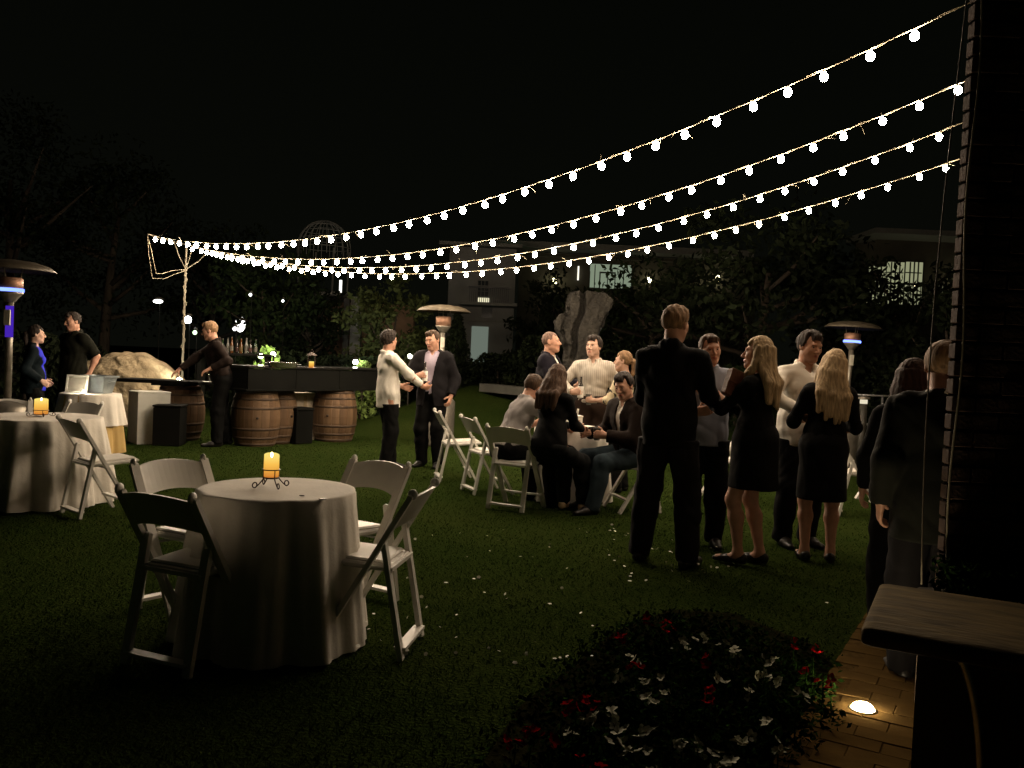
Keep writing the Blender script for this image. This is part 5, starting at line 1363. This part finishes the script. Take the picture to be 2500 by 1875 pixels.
def at(px, py): p = G(px, py); return (p[0], p[1], 0)
def dp(px, Y): p = D(px, 950, Y); return (p[0], p[1], 0)
GRIP = (48, 58, 38)
def bottle_in(info, label, side='R', sleeve=True, kind='bottle'):
    c, s_ = info[side]
    if kind == 'bottle':
        r = empty('beer_bottle', (c.x, c.y, c.z - .075), 0, label, 'bottle')
        MB().lathe([(.028, 0), (.030, .008), (.030, .125), (.024, .15), (.0125, .175), (.0115, .225), (.0135, .228), (.0135, .238)], 14).build('glass', bottlem[3], r, True)
        if sleeve: MB().lathe([(.0325, .004), (.0335, .012), (.0335, .125), (.031, .13)], 16, capt=False).build('sleeve', mat('white foam', (.78, .75, .68), rough=.8), r, True)
    else:
        r = empty('drink_cup', (c.x, c.y, c.z - .06), 0, label, 'cup')
        MB().lathe([(.026, 0), (.028, .004), (.036, .115), (.038, .118), (.034, .118), (.027, .01)], 16).build('cup', mat('white cup', (.76, .73, .66), rough=.4) if kind == 'cup' else bottlem[2], r, True)
        if kind == 'glass': MB().lathe([(.027, .006), (.033, .09)], 14).build('drink', mat('dark drink', (.08, .03, .01), rough=.2), r, True)

person('woman in royal blue top and dark cardigan behind the left table', dp(82, 11.0), 112, 1.58, 'f', 1.08, head=(-12, 0, 0), top=('dress', royal, .95, -.12), jacket=(teal, -.16, 2.4), bottom=('trousers', black, 1), hair=('ponytail', HD), HR=(.2, .12, .98), HL=(-.2, .12, .98), skin='skin pale')
person('man in black polo standing with hands behind his back at left', dp(178, 12.0), -25, 1.80, 'm', 1.1, head=(8, 8, 4), top=('polo', olive, .46, -.10), bottom=('trousers', black, 1), hair=('crop', HD), HR=(.23, -.06, .93), HL=(-.23, -.06, .93), ER=(.25, -1, 0), EL=(-.25, -1, 0), skin='skin')
_, i3 = person('bartender in black leaning on the plank counter', at(536, 1088), -62, 1.78, 'm', 1.22, lean=14, head=(24, 6, 0), top=('shirt', dkbrown, .97, .03), bottom=('trousers', black, 1), hair=('crop', HF), HR=(.20, .62, .98), ER=(.5, -.3, .3), HL=(-.28, .20, 1.08), EL=(-.6, -1, .1), FR=(.13, -.12, .085), FL=(-.13, .06, .085), handR=dict(n=(0, 0, -1), curl=(10, 15, 10)), handL=dict(n=(.3, 0, -1), curl=(20, 25, 15)))
person('man in white untucked shirt gesturing beside the heater', at(940, 1146), 118, 1.70, 'm', .98, head=(-24, -2, 0), lean=-2, top=('shirt', whitec, .93, -.17), bottom=('trousers', black, 1), hair=('short', HD), HR=(.16, .46, 1.02), ER=(.5, -.6, -.6), HL=(-.2, .25, 1.05), handR=dict(d=(-.35, .8, -.1), n=(-.8, -.2, .5), curl=(12, 18, 12), thumb=.05), FR=(.13, -.06, .085), FL=(-.10, .10, .085), fine=1.1)
_, i5 = person('man in dark jacket and lilac shirt holding a bottle', at(1048, 1140), -14, 1.74, 'm', 1.08, head=(16, 10, 4), top=('shirt', lilac, .97, -.02), jacket=(black2, -.17, 1.25), bottom=('trousers', black, 1), hair=('crop', HB), HR=(.10, .27, 1.17), ER=(.9, -.4, -.5), HL=(-.27, .06, .92), handR=dict(d=(-.85, .35, .15), n=(-.2, -.2, -.05), curl=GRIP), fine=1.1)
bottle_in(i5, 'beer bottle in a white sleeve held by the man in the dark jacket')
_, i6 = person('bald man in black blazer looking to the right', dp(1338, 10.3), 72, 1.76, 'm', 1.02, head=(-4, -6, 0), top=('shirt', whitec, .97, -.02), jacket=(navy, -.17, 1.0), bottom=('trousers', black, 1), hair=('buzz', HS), HR=(.16, .36, 1.12), ER=(.5, -.8, -.4), handR=dict(d=(-.2, .9, .2), n=(-1, 0, 0), curl=GRIP), HL=(-.14, .38, 1.13), handL=dict(d=(.2, .9, .2), n=(1, 0, 0), curl=GRIP), fine=1.1)
bottle_in(i6, 'white cup held up by the bald man', 'L', kind='cup')
_, i7 = person('man in beige striped shirt holding a brown bottle', dp(1447, 9.9), -10, 1.72, 'm', 1.06, head=(24, -4, 0), top=('shirt', stripe, .97, .02), bottom=('trousers', brownt, 1), hair=('short', HD), HR=(.20, .26, 1.10), ER=(1, -.5, -.4), HL=(-.27, .10, .90), handR=dict(d=(-.75, .5, .15), n=(-.3, -.5, 0), curl=GRIP), fine=1.1, skin='skin pale')
bottle_in(i7, 'brown beer bottle with white label held by the man in stripes')
_, i8 = person('woman with fair ponytail in cream floral blouse', dp(1522, 9.6), -118, 1.56, 'f', 1.05, head=(-10, 0, 0), top=('dress', floral, .6, -.12), bottom=('trousers', black, 1), hair=('ponytail', HF), HR=(.1, .33, 1.13), HL=(-.12, .36, 1.12), handL=dict(d=(.2, .9, .1), n=(1, 0, 0), curl=GRIP), skin='skin pale')
bottle_in(i8, 'drinking glass held by the woman in the floral blouse', 'L', kind='glass')
# seated around the middle table
person('man in grey shirt seated with his arm round the long-haired woman', (-.02, 8.40, 0), 122, 1.72, 'm', 1.06, pel=(0, 0, .575), lean=26, side=-4, twist=-8, head=(-20, 4, 6), top=('shirt', greysh, .62, -.03), bottom=('trousers', black, 1), hair=('crop', HB), FR=(.22, .40, .085), FL=(-.18, .42, .085), KR=(.3, 1, .6), KL=(-.3, 1, .6), HR=(.20, .62, .76), ER=(1, -.1, -.6), handR=dict(d=(-.5, .8, 0), n=(-.7, -.5, .2), curl=(35, 45, 30)), HL=(-.22, .5, .8), toe=(15, -15), fine=1.1)
hair_len['woman with long brown hair in black, seated on his lap'] = .30
pl10 = D(1322, 1100, 8.02)
person('woman with long brown hair in black, seated on his lap', (pl10[0] + .07, pl10[1] - .05, 0), 138, 1.64, 'f', 1.06, pel=(0, 0, .70), lean=10, side=-4, twist=4, head=(-38, 8, 8), top=('dress', black, .97, -.06), bottom=('leggings', jeand, 1), hair=('long', hair_mat('hair chestnut', (.075, .042, .025))), FR=(.10, .46, .095), FL=(-.10, .38, .095), KR=(.1, 1, .7), KL=(-.1, 1, .7), HR=(.05, .45, .84), HL=(-.1, .45, .86), shoes='heel tan', toe=(-6, -20), fine=1.1)
_, i11 = person('smiling man in dark jacket seated at the right of the table', (1.20, 8.42, 0), -66, 1.74, 'm', 1.1, pel=(0, 0, .575), lean=14, side=-6, twist=10, head=(-28, 6, 6), top=('shirt', whitec, .97, -.02), jacket=(dkbrown, -.10, .55), bottom=('jeans', jean, 1), hair=('short', HD), FR=(.16, .40, .085), FL=(-.14, .50, .085), KR=(.3, 1, .7), KL=(-.2, 1, .7), HL=(-.08, .36, .74), EL=(-.6, -.4, -1), handL=dict(d=(.55, .75, .1), n=(.6, -.5, 0), curl=GRIP), HR=(.18, .40, .74), ER=(.6, -.4, -1), fine=1.1)
bottle_in(i11, 'drinking glass held over the lap by the smiling man', 'L', kind='glass')
# standing group on the right
person('tall fair-haired man in black seen from behind', at(1616, 1378), 152, 1.86, 'm', 1.02, head=(10, 4, 0), top=('shirt', black, .93, -.15), bottom=('trousers', black2, 1), hair=('crop', HF), HR=(.20, .40, 1.10), ER=(.3, -.5, -1), HL=(-.14, .30, 1.08), EL=(-.3, -.5, -1), handR=dict(d=(-.5, .8, .1), n=(-.6, -.5, -.3), curl=(25, 30, 20)), FR=(.17, 0, .085), FL=(-.17, .02, .085), fine=1.25)
person('man in blue-grey shirt with rolled sleeves facing the tall man', at(1708, 1330), -8, 1.69, 'm', 1.0, head=(-16, 2, 5), top=('shirt', blueg, .66, -.12), bottom=('trousers', black, 1), hair=('crop', HB), HL=(-.10, .34, 1.22), EL=(-1, -.1, -.7), handL=dict(d=(.75, .3, .35), n=(.2, -.8, -.2), curl=(40, 45, 30)), HR=(.10, .34, 1.12), ER=(1, -.2, -.6), handR=dict(d=(-.7, .4, .2), n=(-.1, -.8, .2), curl=(40, 45, 30)), fine=1.2, skin='skin')
hair_len['blonde woman in short black dress facing left'] = .34
person('blonde woman in short black dress facing left', at(1828, 1378), -128, 1.66, 'f', 1.06, head=(-16, -4, 0), top=('dress', black, .97, -.05), bottom=('skirt', black, .36), hair=('long', HL_), HR=(.12, .36, 1.22), HL=(-.08, .42, 1.28), handL=dict(d=(.1, .5, .85), n=(.5, .7, -.3), curl=(25, 30, 20)), handR=dict(d=(-.3, .6, .6), n=(-.5, .5, 0), curl=GRIP), shoes='heel black', fine=1.25, FR=(.08, -.05, .095), FL=(-.08, .06, .095))
c = D(1792, 938, 6.25); cl = empty('clutch_bag', (c[0], c[1], c[2] - .1), RAD(25), 'brown clutch bag held up between the man and the blonde woman', 'bag')
MB().box((0, 0, .1), (.15, .045, .2), Matrix.Rotation(RAD(18), 3, 'Y'), .014).build('body', mat('brown leather', (.10, .035, .018), rough=.5, var=.3, scale=20, bump=.3, bscale=60), cl); MB().box((.012, -.027, .15), (.145, .010, .10), Matrix.Rotation(RAD(18), 3, 'Y'), .004).build('flap', mat('brown leather', (.1,) * 3), cl)
person('man in white open-collar shirt embracing the second blonde woman', at(1938, 1330), 12, 1.76, 'm', 1.08, head=(-8, 6, -4), lean=4, top=('shirt', whitec, .95, -.13), bottom=('trousers', black, 1), hair=('short', HD), HL=(-.24, .40, 1.02), EL=(-1, .2, .2), handL=dict(d=(.75, .35, -.15), n=(.1, -.9, 0), curl=(18, 22, 16)), HR=(.22, .36, 1.1), ER=(1, 0, -.2), fine=1.2, skin='skin tan')
hair_len['blonde woman in knee-length black dress seen from behind'] = .40
person('blonde woman in knee-length black dress seen from behind', at(1996, 1372), 172, 1.60, 'f', 1.02, side=3, head=(8, 6, 8), top=('dress', black, .97, -.05), bottom=('skirt', black, .43), hair=('long', HL_), HR=(.16, .30, 1.15), HL=(-.16, .30, 1.15), shoes='heel black', fine=1.25, FR=(.095, 0, .095), FL=(-.105, .02, .095))
hair_len['woman with very long auburn hair beside the brick corner'] = .52
person('woman with very long auburn hair beside the brick corner', dp(2225, 4.75), 160, 1.52, 'f', 1.05, head=(14, 0, 0), top=('dress', black, .97, -.06), bottom=('trousers', black, 1), hair=('long', HA), fine=1.15)
person('man in grey suit with white collar, back turned, by the brick corner', dp(2298, 4.05), 168, 1.60, 'm', 1.12, head=(16, 2, 0), top=('shirt', whitec, .97, -.02), jacket=(greysuit, -.22, 0), bottom=('trousers', black2, 1), hair=('crop', HF), HR=(.2, .3, 1.1), HL=(-.25, .04, .9), fine=1.2)

# things on the middle table
c = G(1412, 1043, .75); gb = empty('white_gift_box', (T3[0] - .02, T3[1] + .10, .748), .3, 'white box with dark ribbon on the middle table', 'box')
MB().box((0, 0, .05), (.24, .18, .10), None, .006).build('body', frm, gb); MB().box((0, 0, .105), (.25, .19, .018), None, .004).build('lid', frm, gb); MB().box((-.04, 0, .1155), (.025, .194, .004)).build('ribbon', sockm, gb)
MB().tube([(.09, 0, .112), (.10, 0, .17), (.10, 0, .18)], .012, 8).build('tube', frm, gb, True)
tag(MB().box((0, 0, .008), (.18, .12, .016), Matrix.Rotation(-.3, 3, 'Z'), .004).build('folded_menu', mat('dark card', (.05, .05, .03), rough=.6), None, loc=(T3[0] - .16, T3[1] - .16, .749)), 'dark folded card on the edge of the middle table', 'card')
